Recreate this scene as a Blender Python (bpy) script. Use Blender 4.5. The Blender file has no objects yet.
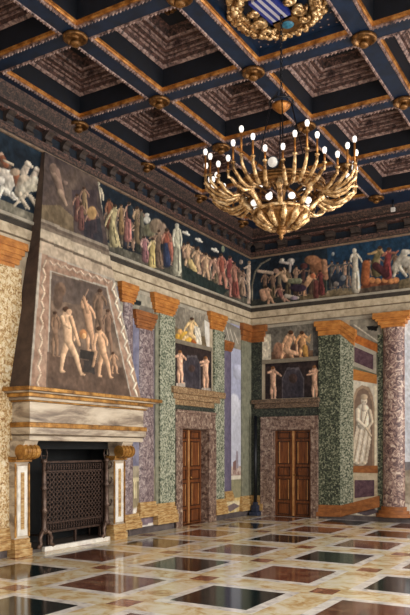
import bpy, math, random
import numpy as np
from mathutils import Vector
random.seed(7)
rng = np.random.default_rng(7)
SC = bpy.context.scene
COL = SC.collection

# ------------------------------------------------------------------ camera, world, light, exposure
S = 1.65                                   # eye height in metres
F, HY, CX, YAW = 705.0, 449.7, 205.0, math.radians(30.64)
CA, SA = math.cos(YAW), math.sin(YAW)
W0, Y0 = 4.93, 9.7                         # eye distance from the left and the far wall, in eye heights
cam = bpy.data.cameras.new('camera'); camo = bpy.data.objects.new('camera', cam); COL.objects.link(camo)
camo.location = (S*W0, -S*Y0, S)
camo.rotation_euler = (math.pi/2, 0, YAW)
cam.sensor_fit = 'HORIZONTAL'; cam.sensor_width = 36; cam.lens = F/410*36
cam.shift_y = (HY-307.5)/410; cam.clip_end = 200
SC.camera = camo
SC.view_settings.view_transform = 'Standard'; SC.view_settings.look = 'None'
SC.view_settings.gamma = 1; SC.view_settings.use_curve_mapping = False
SC.view_settings.exposure = 0.0
wd = bpy.data.worlds.new('world'); SC.world = wd; wd.use_nodes = True
wd.node_tree.nodes['Background'].inputs[0].default_value = (0.75, 0.85, 1, 1)
wd.node_tree.nodes['Background'].inputs[1].default_value = 1.0

def area(name, loc, rot, sx, sy, power, col=(1, .95, .88)):
    l = bpy.data.lights.new(name, 'AREA'); l.shape = 'RECTANGLE'; l.size = sx; l.size_y = sy
    l.energy = power; l.color = col
    o = bpy.data.objects.new(name, l); COL.objects.link(o); o.location = loc; o.rotation_euler = rot
    return o
RX = 8.75; BY = -17.2; H = S*4.31          # right wall, back wall, ceiling height
WIN = [-14.6, -11.2, -7.8, -4.4, -1.6]
for y in WIN:                               # daylight through the windows of the right-hand wall
    area('window_and_fill_light', (RX+.25, y, 3.2), (0, math.radians(90), 0), 4.4, 1.5, 235, (1, .94, .85))
for x in (2.2, 5.6):
    area('window_and_fill_light', (x, BY-.25, 3.2), (math.radians(90), 0, 0), 1.7, 4.4, 50, (1, .93, .84))  # added fill light from behind the camera, at unseen back openings

# ------------------------------------------------------------------ geometry of the two painted walls
def proj(x, y, z):
    X = x/S-W0; Y = y/S+Y0; Z = z/S-1
    r = X*CA+Y*SA; d = -X*SA+Y*CA
    return CX+F*r/d, HY-F*Z/d
def _ray(u, v):
    a = (u-CX)/F; return a*CA-SA, a*SA+CA, (HY-v)/F
def LW(p, x=0.0):                           # point of the left wall (or a plane parallel to it)
    X, Y, Z = _ray(*p); k = (x/S-W0)/X; return Vector((x, S*(Y*k-Y0), S*(Z*k+1)))
def FW(p, y=0.0):                           # point of the far wall
    X, Y, Z = _ray(*p); k = (y/S+Y0)/Y; return Vector((S*(X*k+W0), y, S*(Z*k+1)))

# ------------------------------------------------------------------ mesh builder
class MB:
    def __init__(s): s.v = []; s.f = []; s.m = []; s.sm = []
    def add(s, vs, fs, m=0, smooth=False):
        o = len(s.v); s.v += [tuple(v) for v in vs]
        for f in fs: s.f.append(tuple(i+o for i in f)); s.m.append(m); s.sm.append(smooth)
        return s
    def box(s, a, b, m=0):
        x0, y0, z0 = [min(a[i], b[i]) for i in range(3)]; x1, y1, z1 = [max(a[i], b[i]) for i in range(3)]
        vs = [(x0,y0,z0),(x1,y0,z0),(x1,y1,z0),(x0,y1,z0),(x0,y0,z1),(x1,y0,z1),(x1,y1,z1),(x0,y1,z1)]
        return s.add(vs, [(0,3,2,1),(4,5,6,7),(0,1,5,4),(1,2,6,5),(2,3,7,6),(3,0,4,7)], m)
    def prism(s, pts, d, m=0):              # polygon extruded by the vector d
        n = len(pts); d = Vector(d); P = [Vector(p) for p in pts]
        return s.add(P+[p+d for p in P], [tuple(range(n))[::-1], tuple(range(n, 2*n))] +
                     [(i, (i+1) % n, n+(i+1) % n, n+i) for i in range(n)], m)
    def lathe(s, prof, c=(0,0,0), n=16, m=0, smooth=True):
        c = Vector(c); vs = []; fs = []
        for r, z in prof:
            for k in range(n):
                a = 2*math.pi*k/n; vs.append(c+Vector((r*math.cos(a), r*math.sin(a), z)))
        for j in range(len(prof)-1):
            for k in range(n):
                k2 = (k+1) % n; fs.append((j*n+k, j*n+k2, (j+1)*n+k2, (j+1)*n+k))
        fs.append(tuple(range(n))[::-1]); fs.append(tuple((len(prof)-1)*n+k for k in range(n)))
        return s.add(vs, fs, m, smooth)
    def tube(s, pts, r, n=8, m=0):
        P = [Vector(p) for p in pts]; R = r if isinstance(r, (list, tuple)) else [r]*len(P)
        vs = []; fs = []; up = None
        for i, p in enumerate(P):
            t = (P[min(i+1, len(P)-1)]-P[max(i-1, 0)]).normalized()
            if up is None: up = Vector((0,0,1)) if abs(t.z) < .9 else Vector((1,0,0))
            a = t.cross(up).normalized(); b = a.cross(t).normalized(); up = b
            for k in range(n):
                q = 2*math.pi*k/n; vs.append(p+(a*math.cos(q)+b*math.sin(q))*R[i])
        for j in range(len(P)-1):
            for k in range(n):
                k2 = (k+1) % n; fs.append((j*n+k, j*n+k2, (j+1)*n+k2, (j+1)*n+k))
        fs.append(tuple(range(n))[::-1]); fs.append(tuple((len(P)-1)*n+k for k in range(n)))
        return s.add(vs, fs, m, True)
    def ball(s, c, r, n=8, sc=(1,1,1), m=0):
        c = Vector(c); h = max(4, n//2+1); prof = []
        vs = []; fs = []
        for j in range(h+1):
            th = math.pi*j/h
            for k in range(n):
                a = 2*math.pi*k/n
                vs.append(c+Vector((r*sc[0]*math.sin(th)*math.cos(a), r*sc[1]*math.sin(th)*math.sin(a), r*sc[2]*math.cos(th))))
        for j in range(h):
            for k in range(n):
                k2 = (k+1) % n; fs.append((j*n+k, (j+1)*n+k, (j+1)*n+k2, j*n+k2))
        return s.add(vs, fs, m, True)
    def build(s, name, mats, parent=None, bevel=0):
        me = bpy.data.meshes.new(name)
        off = Vector((0,0,0))
        q = parent
        while q is not None: off += Vector(q.location); q = q.parent
        me.from_pydata([tuple(Vector(v)-off) for v in s.v], [], s.f)
        if not isinstance(mats, (list, tuple)): mats = [mats]
        for m in mats: me.materials.append(m)
        me.polygons.foreach_set('material_index', s.m)
        me.polygons.foreach_set('use_smooth', s.sm)
        me.validate(); me.update()
        o = bpy.data.objects.new(name, me); COL.objects.link(o)
        if parent is not None: o.parent = parent
        if bevel:
            b = o.modifiers.new('bevel', 'BEVEL'); b.width = bevel; b.segments = 2
        return o
def tag(o, label, cat, group=None):
    o['label'] = label; o['category'] = cat
    if group: o['group'] = group
    return o
def thing(name, label, cat, loc, group=None):
    o = bpy.data.objects.new(name, None); o.empty_display_size = .1; COL.objects.link(o); o.location = loc
    return tag(o, label, cat, group)
def struct(o): o['kind'] = 'structure'; return o
def copy_tree(o, parent=None):
    c = o.copy(); COL.objects.link(c)
    if parent: c.parent = parent
    for ch in o.children: copy_tree(ch, c)
    return c

# ------------------------------------------------------------------ materials
def lin(c):
    c = np.asarray(c, float)/255.0
    return np.where(c <= .04045, c/12.92, ((c+.055)/1.055)**2.4)
def l4(c): return tuple(float(q) for q in lin(c))+(1.0,)
def mat(name, cols, scale=4.0, rough=.6, metal=0.0, detail=6, dist=0.0, kind='noise', bump=0.0, stops=None, spec=.5, aniso=(1,1,1), fine=0.0):
    m = bpy.data.materials.new(name); m.use_nodes = True; nt = m.node_tree; N = nt.nodes; L = nt.links
    b = N['Principled BSDF']; b.inputs['Roughness'].default_value = rough; b.inputs['Metallic'].default_value = metal
    b.inputs['Specular IOR Level'].default_value = spec
    if len(cols) == 1 and not bump: b.inputs['Base Color'].default_value = l4(cols[0]); return m
    tc = N.new('ShaderNodeTexCoord'); mp = N.new('ShaderNodeMapping'); mp.inputs['Scale'].default_value = aniso
    L.new(tc.outputs['Object'], mp.inputs[0])
    if kind == 'voronoi':
        t = N.new('ShaderNodeTexVoronoi'); t.inputs['Scale'].default_value = scale
        nz = N.new('ShaderNodeTexNoise'); nz.inputs['Scale'].default_value = scale*.7; nz.inputs['Detail'].default_value = 5
        mx = N.new('ShaderNodeMixRGB'); mx.inputs[0].default_value = .25+dist*.1
        L.new(mp.outputs[0], nz.inputs['Vector']); L.new(mp.outputs[0], mx.inputs[1]); L.new(nz.outputs['Color'], mx.inputs[2])
        L.new(mx.outputs[0], t.inputs['Vector']); out = t.outputs['Distance']
    elif kind == 'wave':
        t = N.new('ShaderNodeTexWave'); t.inputs['Scale'].default_value = scale; t.inputs['Distortion'].default_value = dist; t.inputs['Detail'].default_value = 3
        L.new(mp.outputs[0], t.inputs['Vector']); out = t.outputs['Fac']
    else:
        t = N.new('ShaderNodeTexNoise'); t.inputs['Scale'].default_value = scale; t.inputs['Detail'].default_value = detail
        t.inputs['Distortion'].default_value = dist; t.inputs['Roughness'].default_value = .65
        L.new(mp.outputs[0], t.inputs['Vector']); out = t.outputs['Fac']
    r = N.new('ShaderNodeValToRGB'); e = r.color_ramp.elements
    n = len(cols)
    if stops is None: stops = [.32+.36*i/max(1, n-1) for i in range(n)] if kind == 'noise' else [.1+.8*i/max(1, n-1) for i in range(n)]
    while len(e) < n: e.new(.5)
    for i in range(n): e[i].position = stops[i]; e[i].color = l4(cols[i])
    if n == 1: e[1].color = l4(cols[0])
    L.new(out, r.inputs[0]); L.new(r.outputs[0], b.inputs['Base Color'])
    if bump:
        bp = N.new('ShaderNodeBump'); bp.inputs['Strength'].default_value = bump; bp.inputs['Distance'].default_value = .02
        L.new(out, bp.inputs['Height']); L.new(bp.outputs[0], b.inputs['Normal'])
    return m
M = {}
M['plaster'] = mat('plaster', [(150,136,114),(186,170,146),(204,190,166)], 2.5, .8)
M['beige'] = mat('painted_stone', [(150,134,112),(192,176,150),(212,198,174)], 5, .75, detail=8)
M['beige_dk'] = mat('painted_stone_dark', [(108,98,84),(140,130,112)], 5, .75)
M['line_dk'] = mat('painted_dark_band', [(42,38,34),(66,58,50)], 6, .8)
M['line_br'] = mat('painted_brown_line', [(92,78,62),(120,104,84)], 6, .8)
M['grey_lt'] = mat('painted_grey_ledge', [(148,140,126),(182,174,158)], 6, .8)
M['green'] = mat('green_serpentine', [(20,26,20),(56,66,50),(108,112,90),(172,172,148)], 26, .55, stops=[.4,.49,.57,.68], detail=4)
M['green_lt'] = mat('pale_green_serpentine', [(38,50,42),(108,116,96),(164,166,146),(200,198,180)], 24, .55, stops=[.37,.46,.55,.68], detail=4)
M['green_dk'] = mat('dark_green_serpentine', [(18,22,20),(48,54,46),(94,94,78)], 28, .6, stops=[.4,.52,.68], detail=4)
M['grey_green'] = mat('grey_green_marble', [(104,104,88),(146,146,126)], 8, .6)
M['purple'] = mat('purple_breccia', [(66,50,56),(112,94,98),(150,134,134),(186,174,168)], 14, .5, dist=1.0, stops=[.36,.46,.56,.68])
M['purple_gr'] = mat('purple_grey_marble', [(84,76,100),(112,104,126)], 9, .6)
M['breccia'] = mat('red_breccia', [(74,48,52),(122,88,86),(168,140,130),(208,186,168)], 6, .45, dist=1.8, stops=[.34,.46,.56,.68])
M['breccia_col'] = mat('violet_breccia_column', [(70,50,52),(112,86,84),(160,134,122),(208,192,176)], 8, .4, dist=1.6, stops=[.38,.47,.55,.66])
M['doorstone'] = mat('door_frame_marble', [(70,50,44),(114,90,80),(146,124,110),(190,172,154)], 13, .35, dist=.8, stops=[.36,.46,.56,.68])
M['ochre'] = mat('ochre_marble', [(146,88,38),(180,116,52),(204,142,72)], 6, .5, aniso=(1,1,2), stops=[.3,.5,.7])
M['ochre_dk'] = mat('burnt_ochre_marble', [(106,62,30),(142,86,42),(168,108,58)], 6, .5, aniso=(1,1,2), stops=[.3,.5,.7])
M['ochre_lt'] = mat('yellow_base_marble', [(136,96,52),(178,140,86),(200,176,130)], 7, .5, aniso=(1,1,5), stops=[.36,.5,.64])
M['relief_gold'] = mat('gilt_relief', [(70,48,32),(140,108,74),(206,182,142)], 22, .55, dist=1.5, bump=.7)
M['relief_br'] = mat('brown_relief', [(44,32,26),(94,74,58),(150,124,100)], 22, .6, dist=1.5, bump=.7)
M['panel_purple'] = mat('dark_porphyry', [(52,30,44),(80,54,66),(110,84,90)], 8, .5)
M['gold'] = mat('gilding', [(96,56,18),(158,100,42),(196,142,78)], 9, .42, .55, bump=.15)
M['gold_dk'] = mat('dark_gilding', [(58,38,18),(120,82,42),(170,126,76)], 12, .42, .6, bump=.2)
M['gold_br'] = mat('highlit_gilding', [(84,56,32),(188,148,98),(240,212,168)], 13, .33, .6, bump=.25, stops=[.38,.5,.62])  # cream tones put the gilding's highlights into the colour
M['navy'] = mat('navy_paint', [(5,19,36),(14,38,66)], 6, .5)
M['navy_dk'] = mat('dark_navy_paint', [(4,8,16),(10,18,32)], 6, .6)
M['bead'] = mat('pink_bead_moulding', [(50,36,38),(126,100,94),(166,140,130)], 16, .5, kind='noise', stops=[.38,.5,.62])
M['carved'] = mat('carved_brown_wood', [(22,14,14),(66,44,40),(120,86,76)], 18, .5, dist=1.0, bump=.8, stops=[.38,.5,.62])
M['fluted'] = mat('fluted_brown_wood', [(30,18,18),(100,70,62)], 16, .5, dist=1.0, bump=.8, stops=[.4,.6])
M['dkblue'] = mat('dark_blue_ground', [(12,20,30),(26,38,54)], 10, .7)
M['white'] = mat('white_marble', [(196,190,180),(226,222,214),(240,238,232)], 5, .35)
M['mantel'] = mat('grey_veined_marble', [(84,72,62),(146,130,114),(190,176,156),(210,198,180)], 1.9, .4, aniso=(1,.5,2.6), dist=.5, stops=[.32,.44,.53,.68], detail=9)
M['mantel_gold'] = mat('gilded_moulding', [(96,62,26),(158,112,52),(200,152,82)], 6, .4, .4)
M['hood_side'] = mat('hood_side_shaded_brown', [(60,46,40),(88,70,60)], 5, .8)  # dark brown holds the shade of the hood's near side
M['firebox_dk'] = mat('dark_firebox', [(8,10,12),(18,22,26)], 4, .9)  # near-black firebox interior
M['iron'] = mat('brown_iron', [(44,32,28),(84,64,56)], 18, .45, .5)
M['hearth'] = mat('dark_hearth_stone', [(62,54,50),(92,82,76)], 5, .5)
M['wood'] = mat('walnut_door', [(70,36,16),(106,58,28),(132,78,40)], 3.5, .35, aniso=(6,6,.7), dist=.6)
M['wood_lt'] = mat('pale_walnut', [(150,98,52),(196,146,92)], 6, .35)  # paler walnut for panel edges and centre strip
M['wood_dk'] = mat('dark_walnut', [(44,22,12),(72,38,20)], 6, .4)
M['skirt'] = mat('grey_skirting_marble', [(58,52,56),(104,96,96)], 5, .35)
M['black'] = mat('black_metal', [(12,14,20),(24,28,36)], 9, .4, .3)
M['glassw'] = mat('white_ceramic', [(226,224,220)], rough=.3)
M['grey_pl'] = mat('pale_plastic', [(214,210,206)], rough=.5)
M['stripe_b'] = mat('blue_stripe', [(34,46,120)], rough=.5)
M['stripe_w'] = mat('white_stripe', [(170,168,180)], rough=.5)
M['teal'] = mat('teal_enamel', [(20,60,90),(50,124,150)], 20, .5)
mb_ = bpy.data.materials.new('frosted_bulb'); mb_.use_nodes = True
b_ = mb_.node_tree.nodes['Principled BSDF']; b_.inputs['Base Color'].default_value = (.9,.88,.85,1); b_.inputs['Roughness'].default_value = .4
b_.inputs['Emission Color'].default_value = (1,.93,.85,1); b_.inputs['Emission Strength'].default_value = .9
M['bulb'] = mb_
# polished floor stones
M['f_green'] = mat('floor_green_marble', [(12,20,22),(28,42,42),(66,82,76)], 5, .1, aniso=(1,2.4,1), dist=1.2, stops=[.42,.6,.8])
M['f_red'] = mat('floor_red_marble', [(56,28,24),(98,58,46),(120,86,66),(116,98,82)], 4, .1, dist=.8, stops=[.3,.45,.58,.72])
M['f_red2'] = mat('floor_small_red_marble', [(92,46,34),(138,84,60),(168,124,96)], 8, .12, dist=1)
M['f_yel'] = mat('floor_yellow_marble', [(156,116,70),(200,170,120),(220,206,172),(228,220,202)], 3.4, .12, dist=.9, stops=[.3,.42,.51,.63], detail=9)
M['f_white'] = mat('floor_white_marble', [(160,156,154),(212,206,202),(236,232,226)], 6, .13, dist=.6, stops=[.3,.45,.6])

def vcmat():
    m = bpy.data.materials.new('fresco_paint'); m.use_nodes = True; nt = m.node_tree
    a = nt.nodes.new('ShaderNodeAttribute'); a.attribute_name = 'paint'
    b = nt.nodes['Principled BSDF']; nt.links.new(a.outputs['Color'], b.inputs['Base Color']); b.inputs['Roughness'].default_value = .75
    b.inputs['Specular IOR Level'].default_value = .25
    return m
M['fresco'] = vcmat()

# ------------------------------------------------------------------ fresco painter: a fine grid of coloured points on the wall itself
_tab = rng.random((256, 256))
def vnoise(x, y):
    xi = np.floor(x).astype(int); yi = np.floor(y).astype(int); fx = x-xi; fy = y-yi
    fx = fx*fx*(3-2*fx); fy = fy*fy*(3-2*fy)
    g = lambda a, b: _tab[a & 255, b & 255]
    return (g(xi,yi)*(1-fx)+g(xi+1,yi)*fx)*(1-fy)+(g(xi,yi+1)*(1-fx)+g(xi+1,yi+1)*fx)*fy
def fbm(x, y, o=4):
    t = 0; a = .5; s = 0
    for k in range(o): t = t+a*vnoise(x*2**k+17*k, y*2**k+31*k); s += a; a *= .55
    return t/s
class Canvas:
    def __init__(s, fn, nu, nv, outer=None):
        s.nu, s.nv = nu, nv
        a = np.linspace(0, 1, nu+1); b = np.linspace(0, 1, nv+1); A, B = np.meshgrid(a, b)
        s.P = fn(A, B)                      # (rows, cols, 3)
        s.U, s.V = proj(s.P[..., 0], s.P[..., 1], s.P[..., 2])
        s.C = np.zeros(s.P.shape); s.C[:] = (120,110,100)
        s.h = s.P[..., 0]+s.P[..., 1]; s.z = s.P[..., 2]
    def mix(s, mask, col, op=1.0):
        m = (mask*op)[..., None]; s.C = s.C*(1-m)+np.asarray(col, float)*m
    def fill(s, c0, c1=None, f=3, seed=0):
        if c1 is None: s.C[:] = c0; return
        n = np.clip((fbm(s.h*f+seed, s.z*f+seed*2)-.3)*2.5, 0, 1)[..., None]
        s.C = np.asarray(c0, float)*(1-n)+np.asarray(c1, float)*n
    def poly(s, pts, col, op=1.0, c2=None, f=6):
        m = np.zeros(s.U.shape, bool); n = len(pts)
        for i in range(n):
            x1, y1 = pts[i]; x2, y2 = pts[(i+1) % n]
            if y1 == y2: continue
            c = ((y1 > s.V) != (y2 > s.V)) & (s.U < (x2-x1)*(s.V-y1)/(y2-y1)+x1); m ^= c
        if c2 is not None:
            nn = np.clip((fbm(s.h*f, s.z*f)-.3)*2.5, 0, 1)[..., None]
            col = np.asarray(col, float)*(1-nn)+np.asarray(c2, float)*nn
        s.mix(m.astype(float), col, op)
    def cap(s, a, b, ra, rb, col, sh=.45):
        ax, ay = a; bx, by = b; dx, dy = bx-ax, by-ay; L2 = dx*dx+dy*dy+1e-6
        t = np.clip(((s.U-ax)*dx+(s.V-ay)*dy)/L2, 0, 1); r = ra+(rb-ra)*t
        ex = s.U-(ax+dx*t); ey = s.V-(ay+dy*t); d = np.hypot(ex, ey)/r
        m = np.clip((1.08-d)/.2, 0, 1)
        k = np.clip(1.02+sh*(ex*.75-ey*.35)/r-.12*d*d, .35, 1.3)[..., None]
        s.mix(m, np.asarray(col, float)*k)
    def ell(s, c, rx, ry, col, ang=0, sh=.4, op=1.0):
        ca, sa = math.cos(ang), math.sin(ang); X = s.U-c[0]; Y = s.V-c[1]
        u = (X*ca+Y*sa)/rx; v = (-X*sa+Y*ca)/ry; d = np.hypot(u, v); m = np.clip((1.05-d)/.2, 0, 1)
        k = np.clip(1+sh*(X*.7-Y*.3)/max(rx, ry), .4, 1.3)[..., None]
        s.mix(m, np.asarray(col, float)*k, op)
    def fig(s, head, hip, feet, hands, r, flesh, robe=None, mode=None, hair=(70,44,28)):
        hx, hy = head; px, py = hip; nx, ny = hx+(px-hx)*.22, hy+(py-hy)*.22
        for fx, fy in feet:                 # thigh, calf
            kx = (px+fx)/2+(1 if fx >= px else -1)*r*.25; ky = (py+fy)/2
            s.cap((px, py), (kx, ky), r*.62, r*.45, flesh); s.cap((kx, ky), (fx, fy), r*.42, r*.26, flesh)
            s.cap((fx, fy), (fx+r*.5, fy+r*.1), r*.25, r*.18, flesh)
        if robe is not None and mode in ('skirt', 'full'):
            fx = sum(f[0] for f in feet)/len(feet); fy = sum(f[1] for f in feet)/len(feet)
            qx, qy = px+(fx-px)*.85, py+(fy-py)*.85
            s.cap((px, py), (qx, qy), r*.9, r*1.25, robe, .6)
            s.cap((px+r*.3, py), (qx+r*.4, qy), r*.15, r*.2, np.asarray(robe)*.6)
        s.cap((nx, ny), (px, py), r*.85, r*.7, robe if (robe is not None and mode in ('full', 'top')) else flesh)
        for i, (ax, ay) in enumerate(hands):
            sx = nx+(-.7 if i == 0 else .7)*r; ex, ey = (sx+ax)/2+(-.3 if i == 0 else .3)*r, (ny+ay)/2+r*.2
            s.cap((sx, ny), (ex, ey), r*.36, r*.28, flesh); s.cap((ex, ey), (ax, ay), r*.27, r*.2, flesh)
        s.ell((hx, hy), r*.55, r*.66, flesh); s.ell((hx-r*.05, hy-r*.3), r*.55, r*.45, hair)
    def mute(s, sat=.7, k=.9):
        g = (s.C@np.array([.3,.59,.11]))[..., None]; s.C = (g+(s.C-g)*sat)*k
    def tex(s, amt=14, f=14, streak=.5):
        st = (fbm(s.h*24+s.z*9, s.z*13-s.h*7, 2)-.5)[..., None]; s.C = s.C*(1+streak*st)
        n = (fbm(s.h*f, s.z*f, 3)-.5)[..., None]; s.C = np.clip(s.C*(1+amt/50*n)+amt*n, 0, 255)
    def build(s, name, parent=None, back=None):
        n1 = s.nu+1; off = Vector((0,0,0)); q = parent
        while q is not None: off += Vector(q.location); q = q.parent
        V = (s.P.reshape(-1, 3)-np.array(off)); nV = len(V)
        i = np.arange(s.nv)[:, None]*n1+np.arange(s.nu)[None, :]
        Fq = np.stack([i, i+1, i+n1+1, i+n1], -1).reshape(-1, 4).tolist()
        # thin solid: an edge band back to the wall
        ring = [(0, k) for k in range(s.nu)]+[(k, s.nu) for k in range(s.nv)]+[(s.nv, k) for k in range(s.nu, 0, -1)]+[(k, 0) for k in range(s.nv, 0, -1)]
        idx = [a*n1+b for a, b in ring]
        bk = np.array(back if back is not None else (0,0,0), float)
        V2 = V[idx]+bk; V = np.vstack([V, V2]); m = len(idx)
        for k in range(m): Fq.append([idx[k], nV+k, nV+(k+1) % m, idx[(k+1) % m]])
        me = bpy.data.meshes.new(name); me.from_pydata(V.tolist(), [], Fq); me.materials.append(M['fresco'])
        C = np.clip(s.C.reshape(-1, 3), 0, 255); C = np.vstack([C, C[idx]*.7])
        at = me.color_attributes.new('paint', 'FLOAT_COLOR', 'POINT')
        at.data.foreach_set('color', np.hstack([lin(C), np.ones((len(C), 1))]).ravel().astype(np.float32))
        me.update(); o = bpy.data.objects.new(name, me); COL.objects.link(o)
        if parent is not None: o.parent = parent
        return o
def canL(y0, y1, z0, z1, x=.012, res=.02):
    fn = lambda A, B: np.stack([np.full_like(A, x), y0+(y1-y0)*A, z0+(z1-z0)*B], -1)
    return Canvas(fn, max(4, int((y1-y0)/res)), max(4, int((z1-z0)/res)))
def canF(x0, x1, z0, z1, y=-.012, res=.017):
    fn = lambda A, B: np.stack([x0+(x1-x0)*A, np.full_like(A, y), z0+(z1-z0)*B], -1)
    return Canvas(fn, max(4, int((x1-x0)/res)), max(4, int((z1-z0)/res)))

# helpers that lay a shape on one of the walls
def slab(wall, pts, t, mb=None, m=0, base=0.0):
    mb = mb or MB()
    if wall == 'L': mb.prism([LW(p, base) for p in pts], (t, 0, 0), m)
    else: mb.prism([FW(p, -base) for p in pts], (0, -t, 0), m)
    return mb
def rct(wall, a0, a1, z0, z1, t, mb=None, m=0, base=0.0):   # metric rectangle on the wall
    mb = mb or MB()
    if wall == 'L': mb.box((base, a0, z0), (base+t, a1, z1), m)
    else: mb.box((a0, -base, z0), (a1, -base-t, z1), m)
    return mb
def along(wall, u, v):                       # wall coordinate (y or x) and height of an image point
    p = LW((u, v)) if wall == 'L' else FW((u, v))
    return (p.y if wall == 'L' else p.x), p.z
def halfcol(wall, a0, a1, z0, z1, bulge, n=12, swell=0.0):
    mb = MB(); c = (a0+a1)/2; r = (a1-a0)/2; vs = []; nz = 8
    for j in range(nz+1):
        t = j/nz; z = z0+(z1-z0)*t; k = 1+swell*math.sin(math.pi*t)-.04*t
        for i in range(n+1):
            q = math.pi*i/n; a = c-r*k*math.cos(q); d = bulge*math.sin(q)+.004
            vs.append((d, a, z) if wall == 'L' else (a, -d, z))
    fs = [(j*(n+1)+i, j*(n+1)+i+1, (j+1)*(n+1)+i+1, (j+1)*(n+1)+i) for j in range(nz) for i in range(n)]
    return mb.add(vs, fs, 0, True)
def capital(wall, a0, a1, z0, z1, t, root, m, name='capital'):
    mb = MB(); h = z1-z0; w = (a1-a0)
    for f0, f1, e, tt in ((0,.14,.10,.55),(.14,.34,.04,.7),(.34,.5,.02,.85),(.5,.72,-.02,.95),(.72,1,-.06,1.1)):
        rct(wall, a0+w*(e+.06), a1-w*(e+.06), z0+h*f0, z0+h*f1, t*tt, mb)
    return mb.build(name, m, root, .006)
def baseblk(wall, a0, a1, z0, z1, t, root, m, name='base'):
    mb = MB(); h = z1-z0; w = a1-a0
    for f0, f1, e, tt in ((0,.42,0,1.1),(.42,.62,.03,1.0),(.62,.8,.05,.85),(.8,1,.08,.7)):
        rct(wall, a0+w*e, a1-w*e, z0+h*f0, z0+h*f1, t*tt, mb)
    return mb.build(name, m, root, .006)

# ------------------------------------------------------------------ room shell
def floor():
    mb = MB(); px, py = .9886*S, 1.0224*S
    ox, oy = S*(W0-2.80), S*(3.6976-Y0)
    g = [0,.09,.13,.21,.79,.87,.91,1]
    for i in range(-3, 4):
        for j in range(-7, 6):
            for a in range(7):
                for b in range(7):
                    u0, u1, v0, v1 = g[a], g[a+1], g[b], g[b+1]
                    x0, x1 = ox+(i+u0)*px, ox+(i+u1)*px; y0, y1 = oy+(j+v0)*py, oy+(j+v1)*py
                    x0, x1 = max(0, x0), min(RX, x1); y0, y1 = max(BY, y0), min(0, y1)
                    if x1-x0 < 1e-4 or y1-y0 < 1e-4: continue
                    ca, cb = (a in (0, 6)), (b in (0, 6)); ba, bb = a in (0,1,5,6), b in (0,1,5,6)
                    if ca and cb: m = 4
                    elif ba or bb: m = 2
                    elif a == 3 and b == 3: m = 0 if (i+j) % 2 == 0 else 1
                    else: m = 3
                    mb.add([(x0,y0,0),(x1,y0,0),(x1,y1,0),(x0,y1,0)], [(0,1,2,3)], m)
    for (a, b) in (((-.45, D1[0], 0), (0, D1[1], 0)), ((D2[0], 0, 0), (D2[1], .45, 0))):   # thresholds in the door recesses
        mb.add([a, (b[0],a[1],0), b, (a[0],b[1],0)], [(0,1,2,3)], 1)
    # the slab that carries the stones
    mb.add([(0,BY,-.2),(RX,BY,-.2),(RX,0,-.2),(0,0,-.2)], [(0,3,2,1)], 2)
    struct(mb.build('floor', [M['f_green'], M['f_red'], M['f_yel'], M['f_white'], M['f_red2']]))
# left wall with the door recess and the firebox
D1 = (LW((180,480)).y, LW((207,480)).y, 2.11)       # door in the left wall
D2 = (FW((273.6,480)).x, FW((311.6,480)).x, 2.14)    # door in the far wall
FBy = (LW((27,480)).y, LW((116,480)).y, 1.72)
floor()
def wall_with_holes(name, wall, a_lo, a_hi, top, holes, th=.5):
    mb = MB(); hs = sorted(holes); a = a_lo
    for h0, h1, hz in hs:
        rct(wall, a, h0, 0, top, -th, mb); rct(wall, h0, h1, hz, top, -th, mb); a = h1
    rct(wall, a, a_hi, 0, top, -th, mb)
    return struct(mb.build(name, M['plaster']))
wall_with_holes('wall_left', 'L', BY, 0, H, [FBy, D1])
wall_with_holes('wall_far', 'F', -.5, RX+.2, H, [D2])
mb = MB()
ys = [BY]
for y in sorted(WIN): ys += [y-.75, y+.75]
ys.append(.0)
for k in range(0, len(ys), 2): mb.box((RX, ys[k], 0), (RX+.2, ys[k+1], H))
for y in WIN: mb.box((RX, y-.75, 0), (RX+.2, y+.75, 1.0)); mb.box((RX, y-.75, 5.4), (RX+.2, y+.75, H))
struct(mb.build('wall_right', M['plaster']))
mb = MB()
xs = [0, 1.35, 3.05, 4.75, 6.45, RX]
for k in (0, 2, 4): mb.box((xs[k], BY, 0), (xs[k+1], BY-.2, H))
for k in (1, 3): mb.box((xs[k], BY, 0), (xs[k+1], BY-.2, 1.0)); mb.box((xs[k], BY, 5.4), (xs[k+1], BY-.2, H))
struct(mb.build('wall_back', M['plaster']))
# skirtings
mb = MB(); rct('L', BY, FBy[0]-.35, 0, .13, .035, mb); rct('L', FBy[1]+.36, D1[0]-.27, 0, .13, .035, mb); rct('L', D1[1]+.28, -.04, 0, .13, .035, mb)
struct(mb.build('baseboard_left', M['skirt'], None, .005))
mb = MB(); rct('F', 0, D2[0]-.33, 0, .11, .04, mb); rct('F', D2[1]+.2, RX, 0, .11, .04, mb)
struct(mb.build('baseboard_far', M['skirt'], None, .005))

# ------------------------------------------------------------------ ceiling: beams, coffers, bosses
CXs = [.28+1.637*i for i in range(6)]; CYs = [-1.01-1.965*j for j in range(9)]
BW = .125
def ceiling():
    mb = MB()
    def strip(x0, x1, y0, y1): mb.box((x0, y0, H), (x1, y1, H+.16), 0)
    strip(0, CXs[0]+BW, BY, 0); strip(CXs[5]-BW, RX, BY, 0)
    strip(CXs[0]+BW, CXs[5]-BW, CYs[0]-BW, 0); strip(CXs[0]+BW, CXs[5]-BW, BY, CYs[8]+BW)
    for x in CXs[1:5]: strip(x-BW, x+BW, CYs[8]+BW, CYs[0]-BW)
    for i in range(5):
        for y in CYs[1:8]: strip(CXs[i]+BW, CXs[i+1]-BW, y-BW, y+BW)
    mb.box((0, BY, H+.95), (RX, 0, H+1.1), 0)
    struct(mb.build('ceiling', M['navy']))
ceiling()
HA, HB = 1.637/2-BW, 1.965/2-BW
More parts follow.
